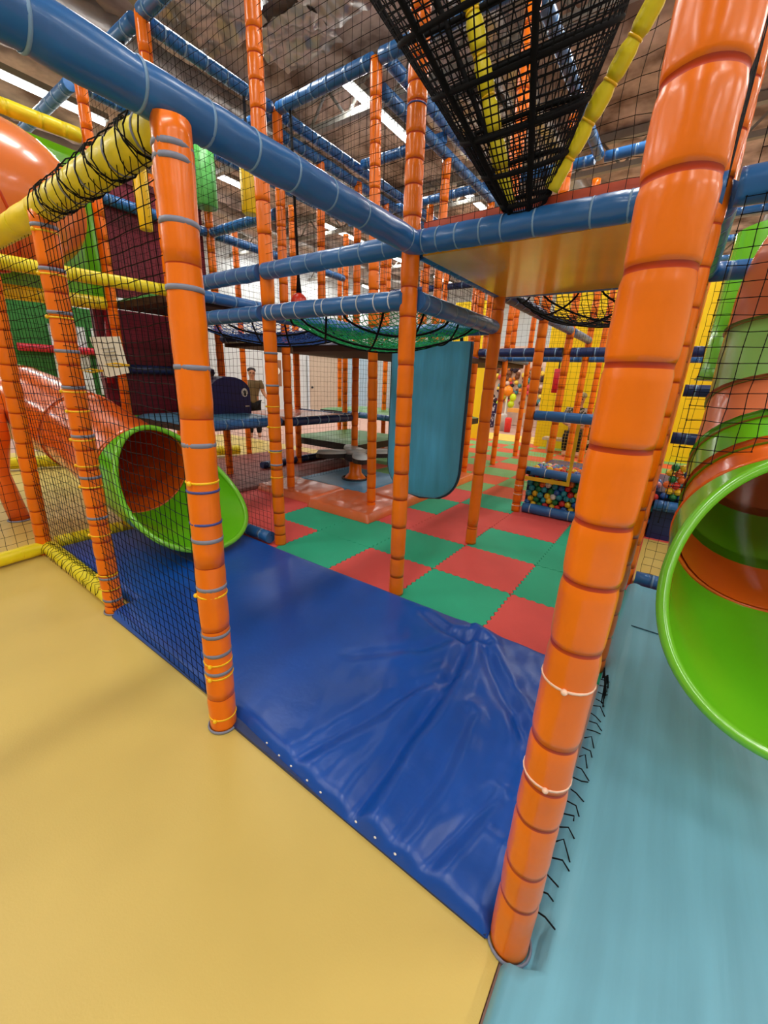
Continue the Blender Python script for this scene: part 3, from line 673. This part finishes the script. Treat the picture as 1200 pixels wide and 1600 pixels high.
net('black net across the second row, upper storey right', (-2.36, 2.4, 1.8), (1.1, 0, 0), (0, 0, 1.85), .06, .0013, .015, seed=16)
net('black net across the second row, upper storey left', (-3.54, 2.4, 1.8), (1.1, 0, 0), (0, 0, 1.85), .06, .0013, .015, seed=17)
net('black net on the far left line of the upper storey', (-4.8, 1.26, 2.0), (0, 2.3, 0), (0, 0, .85), .06, .0013, .01, seed=18)
net('black net below the top beam at the upper left', (-4.75, 1.2, 2.0), (1.1, 0, 0), (0, 0, 1.66), .06, .0013, .015, seed=19)
net('black net over the low orange deck', (-3.62, 2.46, .88), (0, 2.25, 0), (0, 0, .82), .06, .0013, .01, seed=20)
net('black net below the low orange deck', (-3.64, 2.6, .1), (0, 1.2, 0), (0, 0, .68), .055, .0013, .01, seed=21)
net('black net below the low pale blue deck', (-3.62, 1.26, .1), (0, 1.1, 0), (0, 0, .7), .055, .0013, .01, seed=22)
net('black net over the low pale blue deck', (-4.8, 1.3, .9), (0, 1.1, 0), (0, 0, .9), .06, .0013, .01, seed=32)
net('black net holding the balls at the front of the pit', (-1.14, 3.58, .1), (1.14, 0, 0), (0, 0, .33), .05, .0012, .01, seed=23)
net('yellow fine net above the balls at the pit front', (-1.14, 3.59, .5), (1.14, 0, 0), (0, 0, .52), .03, .0012, .005, m=YCORD, seed=24)
net('black net above the chest-height beam of the ball pit', (-1.14, 3.6, 1.1), (1.14, 0, 0), (0, 0, .8), .055, .0012, .01, seed=25)
net('black net in front of the yellow wall, fourth row', (-2.35, 4.8, 1.8), (2.3, 0, 0), (0, 0, .7), .07, .0014, .01, seed=26)
net('black net behind the right slide above the floor', (.08, 2.42, .1), (1.2, 0, 0), (0, 0, .9), .06, .0014, .01, seed=27)
net('black net behind the right slide higher up', (.08, 2.42, 1.0), (1.2, 0, 0), (0, 0, .95), .06, .0014, .01, seed=28)
net('black net along the right edge of the hammock', (-1.2, 1.25, 1.79), (0, 1.1, 0), (0, 0, .16), .05, .0013, .004, seed=29)
# net over the yellow beam
b = MB()
for k in range(26):
    q = .06+k*.036; c0 = Vector((-1.17-1.11*q/1.0, -.05+.03*q, 1.966)); pts = []
    for i in range(13):
        a = 2*PI*i/12+k*.5; rr = .058+.004*random.random()
        pts.append((c0.x+.05*math.sin(a*1.0+k)+random.uniform(-.008, .008), c0.y+rr*math.cos(a), c0.z+rr*math.sin(a)))
    b.tube(pts, .0022, 4)
tag(b.build('net_lashing', BLACKR, yb1), 'tangled black cord lashing')
# net edge knots along the yellow floor beam
b = MB()
for k in range(22):
    q = k/22; c0 = Vector((-3.45+1.0*q, .0, .06)); pts = [c0+Vector((random.uniform(-.03, .03), .055*math.cos(a), .055*math.sin(a))) for a in [PI*.1+PI*.9*i/6 for i in range(7)]]
    b.tube(pts, .002, 4)
tag(b.build('net_lashing', BLACKR, yb2), 'black cord lashing')
# frayed cord ends on the pale blue mat
b = MB()
for k in range(22):
    y = .0+k*.05; x = .03+.006*random.random()
    b.tube([(x, y, .07), (x+.015+.015*random.random(), y+random.uniform(-.015, .02), .075), (x+.03+.02*random.random(), y+random.uniform(-.03, .03), .056)], .0022, 4)
for k in range(9):
    b.tube([(.036, .92+.005*k, .22-.01*k), (.05+.006*random.random(), .9+.01*k, .15), (.055+.012*random.random(), .88+.02*k, .06)], .003, 4)
tag(b.build('cord_fringe', BLACKR), 'frayed black cord ends along the edge of the pale blue mat', 'cord', kind='stuff')

# hammocks: sagging rope floors
def hammock(label, x0, x1, y0, y1, z, depth, m, ropes, mesh=.045):
    t = thing('net_hammock', label, 'net hammock', ((x0+x1)/2, (y0+y1)/2, z), 'rope net floors')
    sg = lambda u, v: -depth*(1-(2*u-1)**2)**.6*(1-(2*v-1)**2)**.6
    b = MB(); n = round((x1-x0)/mesh)
    P = lambda u, v, dz=0: Vector((x0+(x1-x0)*u, y0+(y1-y0)*v, z+sg(u, v)+dz))
    for i in range(n+1):
        q = i/n
        strands(b, [[P(q, j/n)+Vector((random.uniform(-.006, .006), 0, random.uniform(-.006, .006))) for j in range(n+1)]], .0028)
        strands(b, [[P(j/n, q)+Vector((0, random.uniform(-.006, .006), random.uniform(-.006, .006))) for j in range(n+1)]], .0028)
    w = b.build('web', m, t)
    for (a0, b0, a1, b1) in ropes:
        b = MB(); b.tube([P(a0+(a1-a0)*i/16, b0+(b1-b0)*i/16, -.012) for i in range(17)], .007, 6); b.build('rope', BLACKR, t)
R8 = [(0, .15, .85, 1), (0, .5, .5, 1), (.2, 0, 1, .8), (.55, 0, 1, .45), (.15, 0, 0, .2), (0, .85, .85, 0), (.0, .45, .45, 0), (.15, 1, 1, .15), (.55, 1, 1, .55)]
hammock('green net hammock with black ropes over the green tiles', -2.36, -1.24, 1.24, 2.36, H2, .2, GREENC, R8, .032)
hammock('net hammock with black ropes left of the green one', -3.55, -2.44, 1.24, 2.36, H2, .14, mat('blue net cord', (40, 90, 170), .7), R8)
hammock('black net hammock behind the ochre platform', -1.14, -.04, 2.44, 3.56, H1, .17, BLACK, R8, .04)

# net funnel with two yellow rails
t = thing('net_funnel', 'black rope net funnel rising overhead between two yellow rails', 'net funnel', (-.64, 1.2, 2.08))
P0 = Vector((-.655, 1.2, 2.06)); P1 = Vector((-.665, .83, 2.60)); Q1 = P0+(P1-P0)*1.9
ax = (P1-P0).normalized(); fu = Vector((1, 0, 0)); fu = (fu-ax*fu.dot(ax)).normalized(); fv = ax.cross(fu)
def fr(s): return .085+.36*s
def FP(s, a): return P0+(P1-P0)*s+(fu*math.cos(a)+fv*math.sin(a)*.62)*fr(s)
b = MB(); NA = 60; NS = 52
for k in range(NA):
    tw = 2*PI*k/NA
    strands(b, [[FP(1.9*i/NS, tw+.5*1.9*i/NS) for i in range(NS+1)]], .0028)
for i in range(NS+1):
    pts = [FP(1.9*i/NS, 2*PI*k/NA) for k in range(NA)]; b.tube(pts, .0028, 3, closed=True, smooth=False)
b.build('web', BLACK, t)
for s in (.04, .22, .42, .66, .92, 1.2, 1.5):
    b = MB(); b.tube([FP(s, 2*PI*k/28) for k in range(28)], .010, 6, closed=True); b.build('hoop', BLACKR, t)
for a in (PI*1.02, PI*.78, PI*1.3, PI*1.62):
    b = MB(); b.tube([FP(1.9*i/20, a) for i in range(21)], .012, 6); b.build('rope', BLACKR, t)
def rail(label, p0, p1, r):
    p0 = Vector(p0); p1 = Vector(p1); L = (p1-p0).length; pin = [L*i/9 for i in range(1, 9)]
    tt = thing('yellow_rail', label, 'rail', p0, 'yellow rails of the net funnel')
    b = MB(); b.lathe(p0, p1, sleeve_prof(L, pin, r, 5, .014, .8), 18, .002, 3); b.build('padded_sleeve', [YELLOW, YELLOW], tt)
    axv = (p1-p0).normalized()
    for z in pin: tie_mesh(p0+axv*z, axv, r*.82, .003, YTIE).build('cable_tie', YTIE, tt)
d = Vector((-.906, 1.032, 2.708))-Vector((-.74, 1.22, 2.08)); rail('yellow padded rail seen through the net funnel', (-.74, 1.22, 2.08), Vector((-.74, 1.22, 2.08))+d*1.7, .034)
d = Vector((-.272, 1.071, 2.501))-Vector((-.545, 1.17, 2.10)); rail('yellow padded rail on the right of the net funnel', Vector((-.545, 1.17, 2.10))-d*.02, Vector((-.545, 1.17, 2.10))+d*1.9, .031)

# ------------------------------------------------------------------ slides
def cr(P, n):
    out = []; P = [Vector(p) for p in P]; P = [2*P[0]-P[1]]+P+[2*P[-1]-P[-2]]
    for i in range(1, len(P)-2):
        for k in range(n):
            q = k/n; a, b_, c, d = P[i-1:i+3]
            out.append(.5*((2*b_)+(c-a)*q+(2*a-5*b_+4*c-d)*q*q+(3*b_-a-3*c+d)*q**3))
    out.append(P[-2]); return out
def slide(label, path, r, cols, exit_dir, exit_len, drop, flare=.2):
    # path runs from the mouth backwards
    C0 = Vector(path[0]); t = thing('tube_slide', label, 'slide', (C0.x, C0.y, 0))
    pts = cr(path, 14); N = len(pts); K = 36; frames = []
    tv = (pts[1]-pts[0]).normalized(); up = Vector((0, 0, 1)); u = (up-tv*up.dot(tv)).normalized()
    for i in range(N):
        tv = (pts[min(i+1, N-1)]-pts[max(i-1, 0)]).normalized(); u = (u-tv*u.dot(tv)).normalized(); frames.append((pts[i], u, tv.cross(u)))
    L = [0]
    for i in range(1, N): L.append(L[-1]+(pts[i]-pts[i-1]).length)
    acc = 0
    for k, (ln, m) in enumerate(cols):
        idx = [i for i in range(N) if acc-.03 <= L[i] <= acc+ln+.03]; acc += ln
        if len(idx) < 2: continue
        b = MB()
        def sec(i, rr): c, u_, v_ = frames[i]; return [c+(u_*math.cos(2*PI*q/K)+v_*math.sin(2*PI*q/K))*rr for q in range(K)]
        rings = [sec(idx[0], r*1.03)]+[sec(i, r) for i in idx]+[sec(idx[-1], r*1.03), sec(idx[-1], r*.975)]+[sec(i, r*.975) for i in idx[::-1]]
        o = len(b.v)
        for R_ in rings: b.v += [tuple(x) for x in R_]
        for a in range(len(rings)-1):
            for q in range(K):
                b.f.append((o+a*K+q, o+a*K+(q+1) % K, o+(a+1)*K+(q+1) % K, o+(a+1)*K+q)); b.m.append(0); b.sm.append(True)
        b.build('tube_section', m, t, fix=True)
    b = MB(); c_, u_, v_ = frames[-1]; b.add([c_+(u_*math.cos(2*PI*q/K)+v_*math.sin(2*PI*q/K))*r for q in range(K)], [tuple(range(K))]); b.build('light_stop', cols[-1][1], t)  # unseen disc added at the far end to keep light out of the tube
    # exit chute: cut obliquely, longest at the bottom, flared
    dv = Vector(exit_dir).normalized(); side = dv.cross(Vector((0, 0, 1))).normalized(); upv = side.cross(dv)
    def EP(s, a, off=0):
        # a=0 bottom, +-pi top
        c = (1+math.cos(a))/2; Ln = .008+exit_len*c**1.1; x = s*Ln
        fl = 1+flare*(max(0, x)/exit_len)
        z = -math.cos(a)*(r*1.02+off); y = math.sin(a)*(r*1.02+off)*fl
        p = C0+dv*x+side*y+upv*z
        p.z += drop*(x/exit_len)**2
        return p
    b = MB(); n1, n2 = 22, 64
    b.grid(lambda u_, v_: EP(u_, -PI+2*PI*v_), n1, n2); b.grid(lambda u_, v_: EP(u_, -PI+2*PI*v_, .012), n1, n2)
    b.build('exit_chute', GREENP, t)
    b = MB(); b.tube([EP(1, -PI+2*PI*i/90, .006) for i in range(90)], .02, 8, closed=True); b.build('rolled_rim', mat('lime rim plastic', (120, 206, 46), .2, .5, .03, coat=.5), t)
    b = MB(); b.tube(ring_pts(C0-dv*.02, dv, r*1.03, 40), .012, 6, closed=True); b.build('flange_ring', cols[0][1], t)
    return t
slide('green and orange tube slide on the left, behind the near net', [(-3.33, .66, .57), (-3.8, .66, .66), (-4.3, .64, .78), (-5.0, .5, .95), (-5.6, .1, 1.15), (-5.75, -.6, 1.4), (-5.3, -1.1, 1.7), (-4.7, -.9, 2.0)], .355,
      [(1.0, ORANGEP), (.9, ORANGEP), (.8, GREENP), (.8, ORANGEP), (1.0, GREENP)], (1, .15, -.27), .97, .15, .40)
slide('green and orange tube slide on the right, above the pale blue mat', [(.50, 1.22, .82), (.50, 1.4, .88), (.50, 1.62, 1.02), (.51, 1.82, 1.25), (.51, 1.92, 1.6), (.55, 1.92, 1.92), (.85, 1.9, 2.25)], .345,
      [(.23, ORANGEP), (.25, GREENP), (.34, ORANGEP_HAZE), (.32, GREENP_HAZE), (.5, ORANGEP_HAZE)], (.08, -1, -.34), .74, .09, .14)
t = thing('tube_slide', 'dark green upright tube behind the top of the right slide', 'slide', (.45, 2.95, 1.4))
b = MB(); b.lathe((.43, 2.95, 1.42), (.43, 2.95, 2.3), [(0, .33, 0), (.04, .31, 0), (1, .31, 0)], 32); b.build('tube_section', GREENP, t)
b = MB(); b.lathe((.43, 2.95, .0), (.43, 2.95, 1.42), [(0, .06, 0), (1, .06, 0)], 12); b.build('support_leg', DARK, t)
t = thing('slide_elbow', 'big orange slide elbow bulging from a green panel, upper left', 'slide', (-4.7, .5, 2.5))
b = MB(); b.box((-4.92, -.9, 1.95), (-4.86, 1.25, 3.2)); b.build('flange_panel', GREENP, t)
b = MB(); pts = cr([(-4.86, .55, 2.58), (-4.56, .55, 2.58), (-4.28, .35, 2.52), (-4.16, -.05, 2.38), (-4.26, -.6, 2.1)], 8)
b.tube(pts, [.46, .46, .46]+[.46]*(len(pts)-3), 32); b.build('elbow_tube', mat('light orange plastic', (244, 132, 60), .24, .5, .05, 2, coat=.4), t)
b = MB(); b.tube(ring_pts((-4.12, .1, 2.41), (-.2, .85, .4), .465, 32), .01, 6, closed=True); b.build('joint_seam', ORANGE_D, t)
t = thing('slide_support', 'orange slide support standing on the yellow floor at far left', 'support', (-4.6, .1, 0))
b = MB(); b.lathe((-4.62, .1, 0), (-4.75, .0, .95), [(0, .075, 0), (.45, .07, 0), (.6, .12, 0), (.75, .17, 0), (1, .2, 0)], 18); b.build('leg', ORANGEP, t)
b = MB(); b.tube(ring_pts((-4.62, .1, .006), (0, 0, 1), .085, 20), .008, 6, closed=True); b.build('foot_ring', GREYT, t)

# ------------------------------------------------------------------ hanging things
def pad_shape(name, fn_outline, axis, lo, hi, m, parent): b = MB(); b.prism(fn_outline, axis, lo, hi); return b.build(name, m, parent)
# hanging slab
t = thing('hanging_slab', 'blue padded slab with a rounded lower end hanging under the hammock', 'hanging pad', (-1.8, 2.45, 1.7))
def slab_side(sg):
    def fn(u, v):
        # u across, v down
        W = .385; zt, zb = 1.66, .28; z = zt+(zb-zt)*v; rr = .34
        hw = W
        if z < zb+rr: hw = W*max(0, 1-((zb+rr-z)/rr)**2.4)**(1/2.4)
        x = -1.80+hw*(2*u-1)
        e = min(1, (1-abs(2*u-1))*6, (1-v)*8+.0)
        th = .016+.042*math.sqrt(max(0, min(1, e)))
        th += .007*math.sin((u*9+.8*math.sin(v*3))*PI)*(1-v)*.8*min(1, e)+.004*noise.noise(Vector((u*14, v*3, 0)))*min(1, e)
        return (x, 2.47-sg*th, z)
    return fn
b = MB(); b.grid(slab_side(1), 60, 60); b.grid(slab_side(-1), 60, 60); b.build('cover', SLAB, t, fix=True)
b = MB()
pts = [slab_side(0)(1, v/40) for v in range(41)]; pts2 = [slab_side(0)(0, v/40) for v in range(40, -1, -1)]
b.tube([(p[0], 2.47, p[2]) for p in pts+pts2], .019, 6); b.build('edge_seam', mat('dark teal seam', (20, 62, 88), .5), t)
b = MB()
for x in (-2.1, -1.8, -1.5): b.tube([(x, 2.46, 1.65), (x, 2.42, 1.80)], .015, 6)
b.build('hanging_strap', DARK, t)
def punch(label, x, y, z0, z1, r, m, zs, n=18, name='punch_bag', hexa=False, hook=None):
    t = thing(name, label, 'punch bag', (x, y, z0), 'hanging punch bags')
    b = MB(); b.lathe((x, y, z0), (x, y, z1), [(0, r*.9, 0), (.02, r, 0), (.5, r*1.02, 0), (.98, r, 0), (1, r*.9, 0)], 6 if hexa else n, .002); b.build('bag', m, t)
    b = MB(); b.tube([(x, y, z1-.01), (*(hook or (x, y)), zs)], .012, 6); b.build('strap', DARK, t)
GBAG = mat('green bag vinyl', (88, 178, 84), .4); YBAG = mat('yellow bag vinyl', (250, 206, 20), .4)
punch('green hanging punch bag left of the corner post', -4.62, 2.27, 3.06, 3.58, .12, GBAG, 3.66, hook=(-4.66, 2.38))
punch('yellow hanging punch bag left of the corner post', -3.6, 2.06, 2.77, 3.25, .075, YBAG, 3.66, hexa=True)
punch('narrow yellow hanging punch bag in front of the maroon panel', -3.86, 1.2, 2.45, 2.88, .055, YBAG, 3.66, hexa=True)
t = thing('punch_ball', 'red punch ball hanging on a black strap above the hammock beam', 'punch ball', (-3.35, 2.42, 2.1))
b = MB(); b.ball((-3.36, 2.42, 2.06), .085, 0, 16, 12, (1, 1, 1.15)); b.build('ball', mat('red orange plastic', (206, 50, 26), .3), t)
b = MB(); b.tube([(-3.36, 2.42, 2.14), (-3.36, 2.42, 2.3), (-3.4, 2.41, 3.66)], [.03, .014, .012], 6); b.build('strap', BLACKR, t)
punch('small red hanging bag in front of the yellow wall', -1.55, 6.0, 1.25, 1.6, .06, mat('signal red vinyl', (220, 30, 40), .4), 1.72)

# ------------------------------------------------------------------ spinner
t = thing('spinner', 'four armed spinner with grey seats on an orange stem', 'spinner', (-3.3, 3.3, .06))
b = MB(); b.lathe((-3.3, 3.3, .06), (-3.3, 3.3, .33), [(0, .16, 0), (.12, .13, 0), (.3, .085, 0), (1, .075, 0)], 20); b.build('stem', ORANGE, t)
b = MB(); b.tube(ring_pts((-3.3, 3.3, .068), (0, 0, 1), .17, 24), .015, 6, closed=True); b.build('base_ring', DARK, t)
b = MB(); b.lathe((-3.3, 3.3, .31), (-3.3, 3.3, .40), [(0, .13, 0), (.3, .16, 0), (1, .16, 0)], 24); b.build('hub', DARK, t)
def lobe(ang, ln):
    d = Vector((math.cos(ang), math.sin(ang), 0)); s = Vector((-d.y, d.x, 0)); c = Vector((-3.3, 3.3, 0)); out = []
    for i in range(24):
        a = 2*PI*i/24; q = .62*(1-abs(math.cos(a))**3)+.38; out.append(c+d*(ln*.55+ln*.45*math.cos(a))+s*(.13*math.sin(a)*(.75+.25*math.cos(a))))
    return out
for k in range(4):
    a = math.radians(-40+90*k); pl_ = lobe(a, .52)
    b = MB(); b.prism([(p.x, p.y) for p in pl_], 2, .355, .41); s_ = b.build('seat_side', mat('black vinyl', (24, 26, 30), .4), t)
    b = MB(); n = len(pl_); cc = sum(pl_, Vector())/n
    vs = [(p.x, p.y, .41) for p in pl_]+[(cc.x+(p.x-cc.x)*.88, cc.y+(p.y-cc.y)*.88, .445) for p in pl_]
    b.add(vs, [(i, (i+1) % n, n+(i+1) % n, n+i) for i in range(n)]+[tuple(range(n, 2*n))], 0, True); b.build('seat', mat('pale grey vinyl', (186, 194, 194), .35), t)
b = MB(); b.lathe((-3.3, 3.3, .40), (-3.3, 3.3, .47), [(0, .14, 0), (.7, .14, 0), (1, .09, 0)], 20); b.build('hub_cap', MATS['pale grey vinyl'], t)

# ------------------------------------------------------------------ ball pit
BC = [('red', (206, 40, 34)), ('green', (16, 120, 60)), ('blue', (30, 90, 170)), ('yellow', (240, 200, 30)), ('orange', (236, 110, 40)), ('teal', (40, 150, 170)), ('pink', (240, 170, 180)), ('white', (230, 225, 215))]
BME = []
for nm, c in BC:
    b = MB(); b.ball((0, 0, 0), .034, 0, 12, 8); me = b.mesh('pit_ball'); me.materials.append(mat('ball '+nm, c, .25, .5, .03, coat=.3)); BME.append((nm, me))
def pit_ball(x, y, z, where):
    k = random.choices(range(8), [3, 3.4, 3, 3, 2.6, 2.4, .8, .7])[0]; nm, me = BME[k]
    o = bpy.data.objects.new('pit_ball', me); COL.objects.link(o); o.location = (x, y, z)
    tag(o, f'small glossy {nm} plastic ball {where}', 'ball', f'{nm} balls {where}')
random.seed(11)
for j in range(7):
    for i in range(18):
        pit_ball(-1.10+.0655*i+(.032 if j % 2 else 0)+random.uniform(-.006, .006), 3.655+random.uniform(0, .015), .10+.056*j+random.uniform(-.006, .006), 'in the ball pit')
for r_ in range(5):
    for i in range(17):
        pit_ball(-1.07+.068*i+(.03 if r_ % 2 else 0), 3.735+.062*r_, .475+random.uniform(-.002, .01), 'in the ball pit')
for j in range(6):
    for i in range(8):
        pit_ball(.12+.067*i+(.03 if j % 2 else 0), 3.67+random.uniform(0, .02), .405+.056*j, 'right of the largest post')
t = thing('pit_floor', 'dark blue padded base inside the ball pit', 'pit base', (0, 4.2, 0))
b = MB(); b.box((-1.14, 3.70, 0), (1.4, 4.7, .44)); b.build('block', NAVY, t)
b = MB(); b.box((.06, 3.62, 0), (1.4, 3.70, .37)); b.build('front', NAVY, t)
t = thing('entrance_flap', 'yellow edged clear flap at the left end of the ball pit front', 'flap', (-1.0, 3.53, .5))
b = MB(); b.box((-1.13, 3.525, .38), (-.68, 3.535, .42)); b.build('hem', YCORD, t)
b = MB(); b.box((-.71, 3.524, .42), (-.68, 3.536, 1.0)); b.build('border', YCORD, t)
b = MB(); b.box((-1.12, 3.528, .44), (-1.08, 3.532, .48)); b.build('label_patch', BLACK, t)

# ------------------------------------------------------------------ far shop corner behind the opening
t = thing('toy_wall', 'wall rack crowded with colourful soft toys beyond the far opening', 'rack', (-4.6, 13.6, 0))
b = MB(); b.box((-6.0, 13.6, 0), (-3.2, 13.75, 2.6)); b.build('rack_board', mat('rosy board', (214, 188, 176), .6), t)
random.seed(5)
for k, c in enumerate([(190, 120, 90), (230, 200, 190), (120, 80, 60), (230, 140, 60), (80, 140, 150), (240, 210, 90), (60, 50, 60), (210, 80, 90)]):
    b = MB()
    for q in range(22):
        x = random.uniform(-5.8, -3.4); z = random.uniform(.75, 2.0); b.ball((x, 13.55, z), random.uniform(.05, .1), 0, 7, 5)
    tag(b.build('soft_toys', mat('plush %d' % k, c, .9, .1), t), kind='stuff')
t = thing('balloon_flower', 'orange and lime balloon flower beyond the far opening', 'balloon', (-4.75, 13.0, .7))
b = MB(); b.ball((-4.72, 13.0, 1.15), .17, 0, 14, 10); b.build('head', mat('orange balloon', (246, 140, 20), .3), t)
for dx, dz in ((.2, -.2), (-.2, -.2), (.16, -.42), (-.25, -.42)):
    b = MB(); b.ball((-4.72+dx, 13.0, 1.15+dz), .11, 0, 12, 8, (1, 1, 1.2)); b.build('petal', mat('lime balloon', (200, 226, 30), .3), t)
b = MB(); b.lathe((-4.72, 13.0, 0), (-4.72, 13.0, .98), [(0, .14, 0), (.05, .04, 0), (1, .03, 0)], 10); b.build('stem', PAPER, t)
t = thing('sofa', 'dark purple patterned sofa beyond the far opening', 'sofa', (-5.2, 12.2, 0))
SOF = mat('purple patterned cloth', (48, 36, 74), .8, .2, .2, 9, rgb2=(200, 190, 196), thr=(.52, .6))
b = MB(); b.box((-5.75, 12.0, 0), (-4.85, 12.6, .42)); b.build('seat', SOF, t)
b = MB(); b.box((-5.75, 12.45, .42), (-4.85, 12.6, .75)); b.build('backrest', SOF, t)
b = MB(); b.ball((-5.75, 12.3, .45), .2, 0, 12, 8, (.6, 1.3, 1)); b.build('armrest', SOF, t)
b = MB(); b.lathe((-4.35, 11.6, 0), (-4.35, 11.6, .5), [(0, .18, 0), (.9, .19, 0), (1, .16, 0)], 18); tag(b.build('stool', mat('pale grey leather', (196, 196, 196), .5)), 'pale grey round stool beyond the far opening', 'stool')
b = MB(); b.lathe((-4.0, 11.3, 0), (-4.0, 11.3, .42), [(0, .09, 0), (.9, .1, 0), (1, .08, 0)], 14); tag(b.build('stool', mat('red leather', (222, 50, 48), .5)), 'small red stool beyond the far opening', 'stool')
b = MB(); b.box((-4.5, 12.55, .5), (-4.0, 12.9, .62)); tag(b.build('side_table', mat('orange laminate', (240, 170, 80), .5)), 'low orange side table behind the red stool', 'table')

# ------------------------------------------------------------------ people
def person(label, root, yaw, h, shirt, pants, pose, cap=None, sleeve_skin=True):
    t = thing('person', label, 'person', root)
    Rm = Matrix.Rotation(yaw, 4, 'Z'); W = lambda p: Vector(root)+(Rm @ (Vector(p)*h))
    def skin(name, nodes, edges, m, lv=1):
        me = bpy.data.meshes.new(name); me.from_pydata([W(n[0]) for n in nodes], edges, []); o = link(name, me, t); me.materials.append(m)
        md = o.modifiers.new('skin', 'SKIN'); md.use_smooth_shade = True
        sv = me.skin_vertices[0].data
        for i, n in enumerate(nodes): sv[i].radius = (n[1]*h, n[1]*h*(n[2] if len(n) > 2 else 1)); sv[i].use_root = (i == 0)
        s2 = o.modifiers.new('sub', 'SUBSURF'); s2.levels = lv; s2.render_levels = lv
        return o
    arms = pose['arms']; legs = pose['legs']; hz = pose.get('hip', .52); dz = hz-.52
    V = lambda x, y, z: (x, y, z+dz)
    nodes = [(V(0, 0, .52), .075), (V(0, 0, .63), .07), (V(0, 0, .75), .082), (V(0, 0, .82), .05), (V(0, -.005, .86), .032), (V(0, -.01, .90), .05), (V(0, -.012, .95), .056), (V(0, -.005, .985), .03)]
    edges = [(i, i+1) for i in range(7)]
    for sgn, arm in zip((-1, 1), arms):
        k = len(nodes); nodes.append((V(sgn*.11, 0, .80), .04)); edges.append((2, k))
        for q, rr in zip(arm, (.03, .024, .02)):
            nodes.append((V(*q), rr)); edges.append((len(nodes)-2, len(nodes)-1))
    for sgn, leg in zip((-1, 1), legs):
        k = len(nodes); nodes.append((V(sgn*.05, 0, .50), .055)); edges.append((0, k))
        for q, rr in zip(leg, (.045, .03, .026)):
            nodes.append((q, rr)); edges.append((len(nodes)-2, len(nodes)-1))
    skin('body', nodes, edges, SKIN, 2)
    sn = [(V(0, 0, .49), .088), (V(0, 0, .55), .085), (V(0, 0, .64), .08), (V(0, 0, .75), .092), (V(0, 0, .81), .06)]; se = [(0, 1), (1, 2), (2, 3), (3, 4)]
    for sgn, arm in zip((-1, 1), arms):
        k = len(sn); sn.append((V(sgn*.115, 0, .80), .048)); se.append((3, k)); a0 = Vector((sgn*.115, 0, .80)); a1 = Vector(arm[0]); q = a0.lerp(a1, .7); sn.append((V(*q), .038)); se.append((k, k+1))
    skin('shirt', sn, se, shirt, 2)
    pn = [(V(0, 0, .54), .084)]; pe = []
    for sgn, leg in zip((-1, 1), legs):
        k = len(pn); pn.append((V(sgn*.05, 0, .50), .066)); pe.append((0, k))
        for q, rr in zip(leg[:2], (.052, .038)): pn.append((q, rr)); pe.append((len(pn)-2, len(pn)-1))
    skin('trousers', pn, pe, pants, 2)
    b = MB(); b.ball(W(V(0, .01, .965)), .058*h, 0, 14, 8, (1, 1.08, .72)); b.build('hair', HAIR, t)
    b = MB()
    for sgn in (-1, 1): b.ball(W(V(sgn*.02, -.064, .93)), .007*h, 0, 8, 6)
    b.build('eyes', PANTS, t)
    b = MB(); b.ball(W(V(0, -.072, .912)), .010*h, 0, 8, 6, (1, 1.2, 1.3)); b.build('nose', SKIN, t)
    b = MB(); b.ball(W(V(0, -.062, .888)), .013*h, 0, 8, 5, (1.3, .5, .35)); b.build('mouth', mat('lips', (150, 70, 66), .5), t)
    for k_, arm in enumerate(arms):
        b = MB(); w_ = Vector(arm[2]); d_ = (Vector(arm[2])-Vector(arm[1])).normalized(); s_ = d_.orthogonal().normalized()
        for q in range(5):
            o_ = s_*(q-2)*.009; ln = (.035, .05, .055, .05, .04)[q] if q else .03
            b.tube([W(V(*(w_+o_*.6))), W(V(*(w_+o_+d_*ln*.6))), W(V(*(w_+o_*1.1+d_*ln+Vector((0, 0, -.006)))))], [.009*h, .0075*h, .005*h], 6)
        b.build('hand', SKIN, t)
    if cap:
        b = MB(); b.ball(W(V(0, .0, .968)), .064*h, 0, 14, 8, (1, 1.05, .7)); b.ball(W(V(0, -.075, .963)), .04*h, 0, 10, 6, (1.1, 1.1, .18)); b.build('cap', cap, t)
    return t
stand = [[(-.055, -.01, .28), (-.06, .0, .06), (-.06, -.06, .02)], [(.055, -.01, .28), (.06, .0, .06), (.06, -.06, .02)]]
person('dark haired child in a khaki shirt standing beyond the low deck, arm held out', (-7.6, 4.95, -.012), math.radians(55), 1.5, SHIRT, PANTS,
       dict(arms=[[(-.15, .0, .66), (-.15, -.07, .56), (-.14, -.12, .55)], [(.15, -.01, .66), (.2, -.09, .58), (.24, -.14, .56)]], legs=stand))
cross = [[(-.15, -.02, .66), (-.06, -.11, .63), (.03, -.12, .645)], [(.15, -.02, .66), (.06, -.12, .61), (-.03, -.13, .62)]]
sit = [[(-.07, -.24, .25), (-.07, -.25, .06), (-.07, -.31, .02)], [(.07, -.24, .25), (.07, -.25, .06), (.07, -.31, .02)]]
person('seated man in a khaki cap and mottled tee shirt, arms crossed, by the yellow wall', (-1.60, 8.42, -.012), .15, 1.72, CAMO, PANTS, dict(arms=cross, legs=sit, hip=.25), cap=CAP)
person('child in a white shirt standing beside the man in the cap', (-1.45, 8.82, -.012), .1, 1.04, WSHIRT, PANTS, dict(arms=cross, legs=stand))
t = thing('bench', 'plain wooden bench along the yellow wall under the man in the cap', 'bench', (-1.1, 8.6, 0))
b = MB(); b.box((-2.2, 8.28, .25), (-1.3, 8.6, .30)); b.build('seat', BEIGE, t)
for x in (-2.1, -1.42):
    b = MB(); b.box((x, 8.32, -.012), (x+.06, 8.56, .25)); b.build('leg', BEIGE, t)
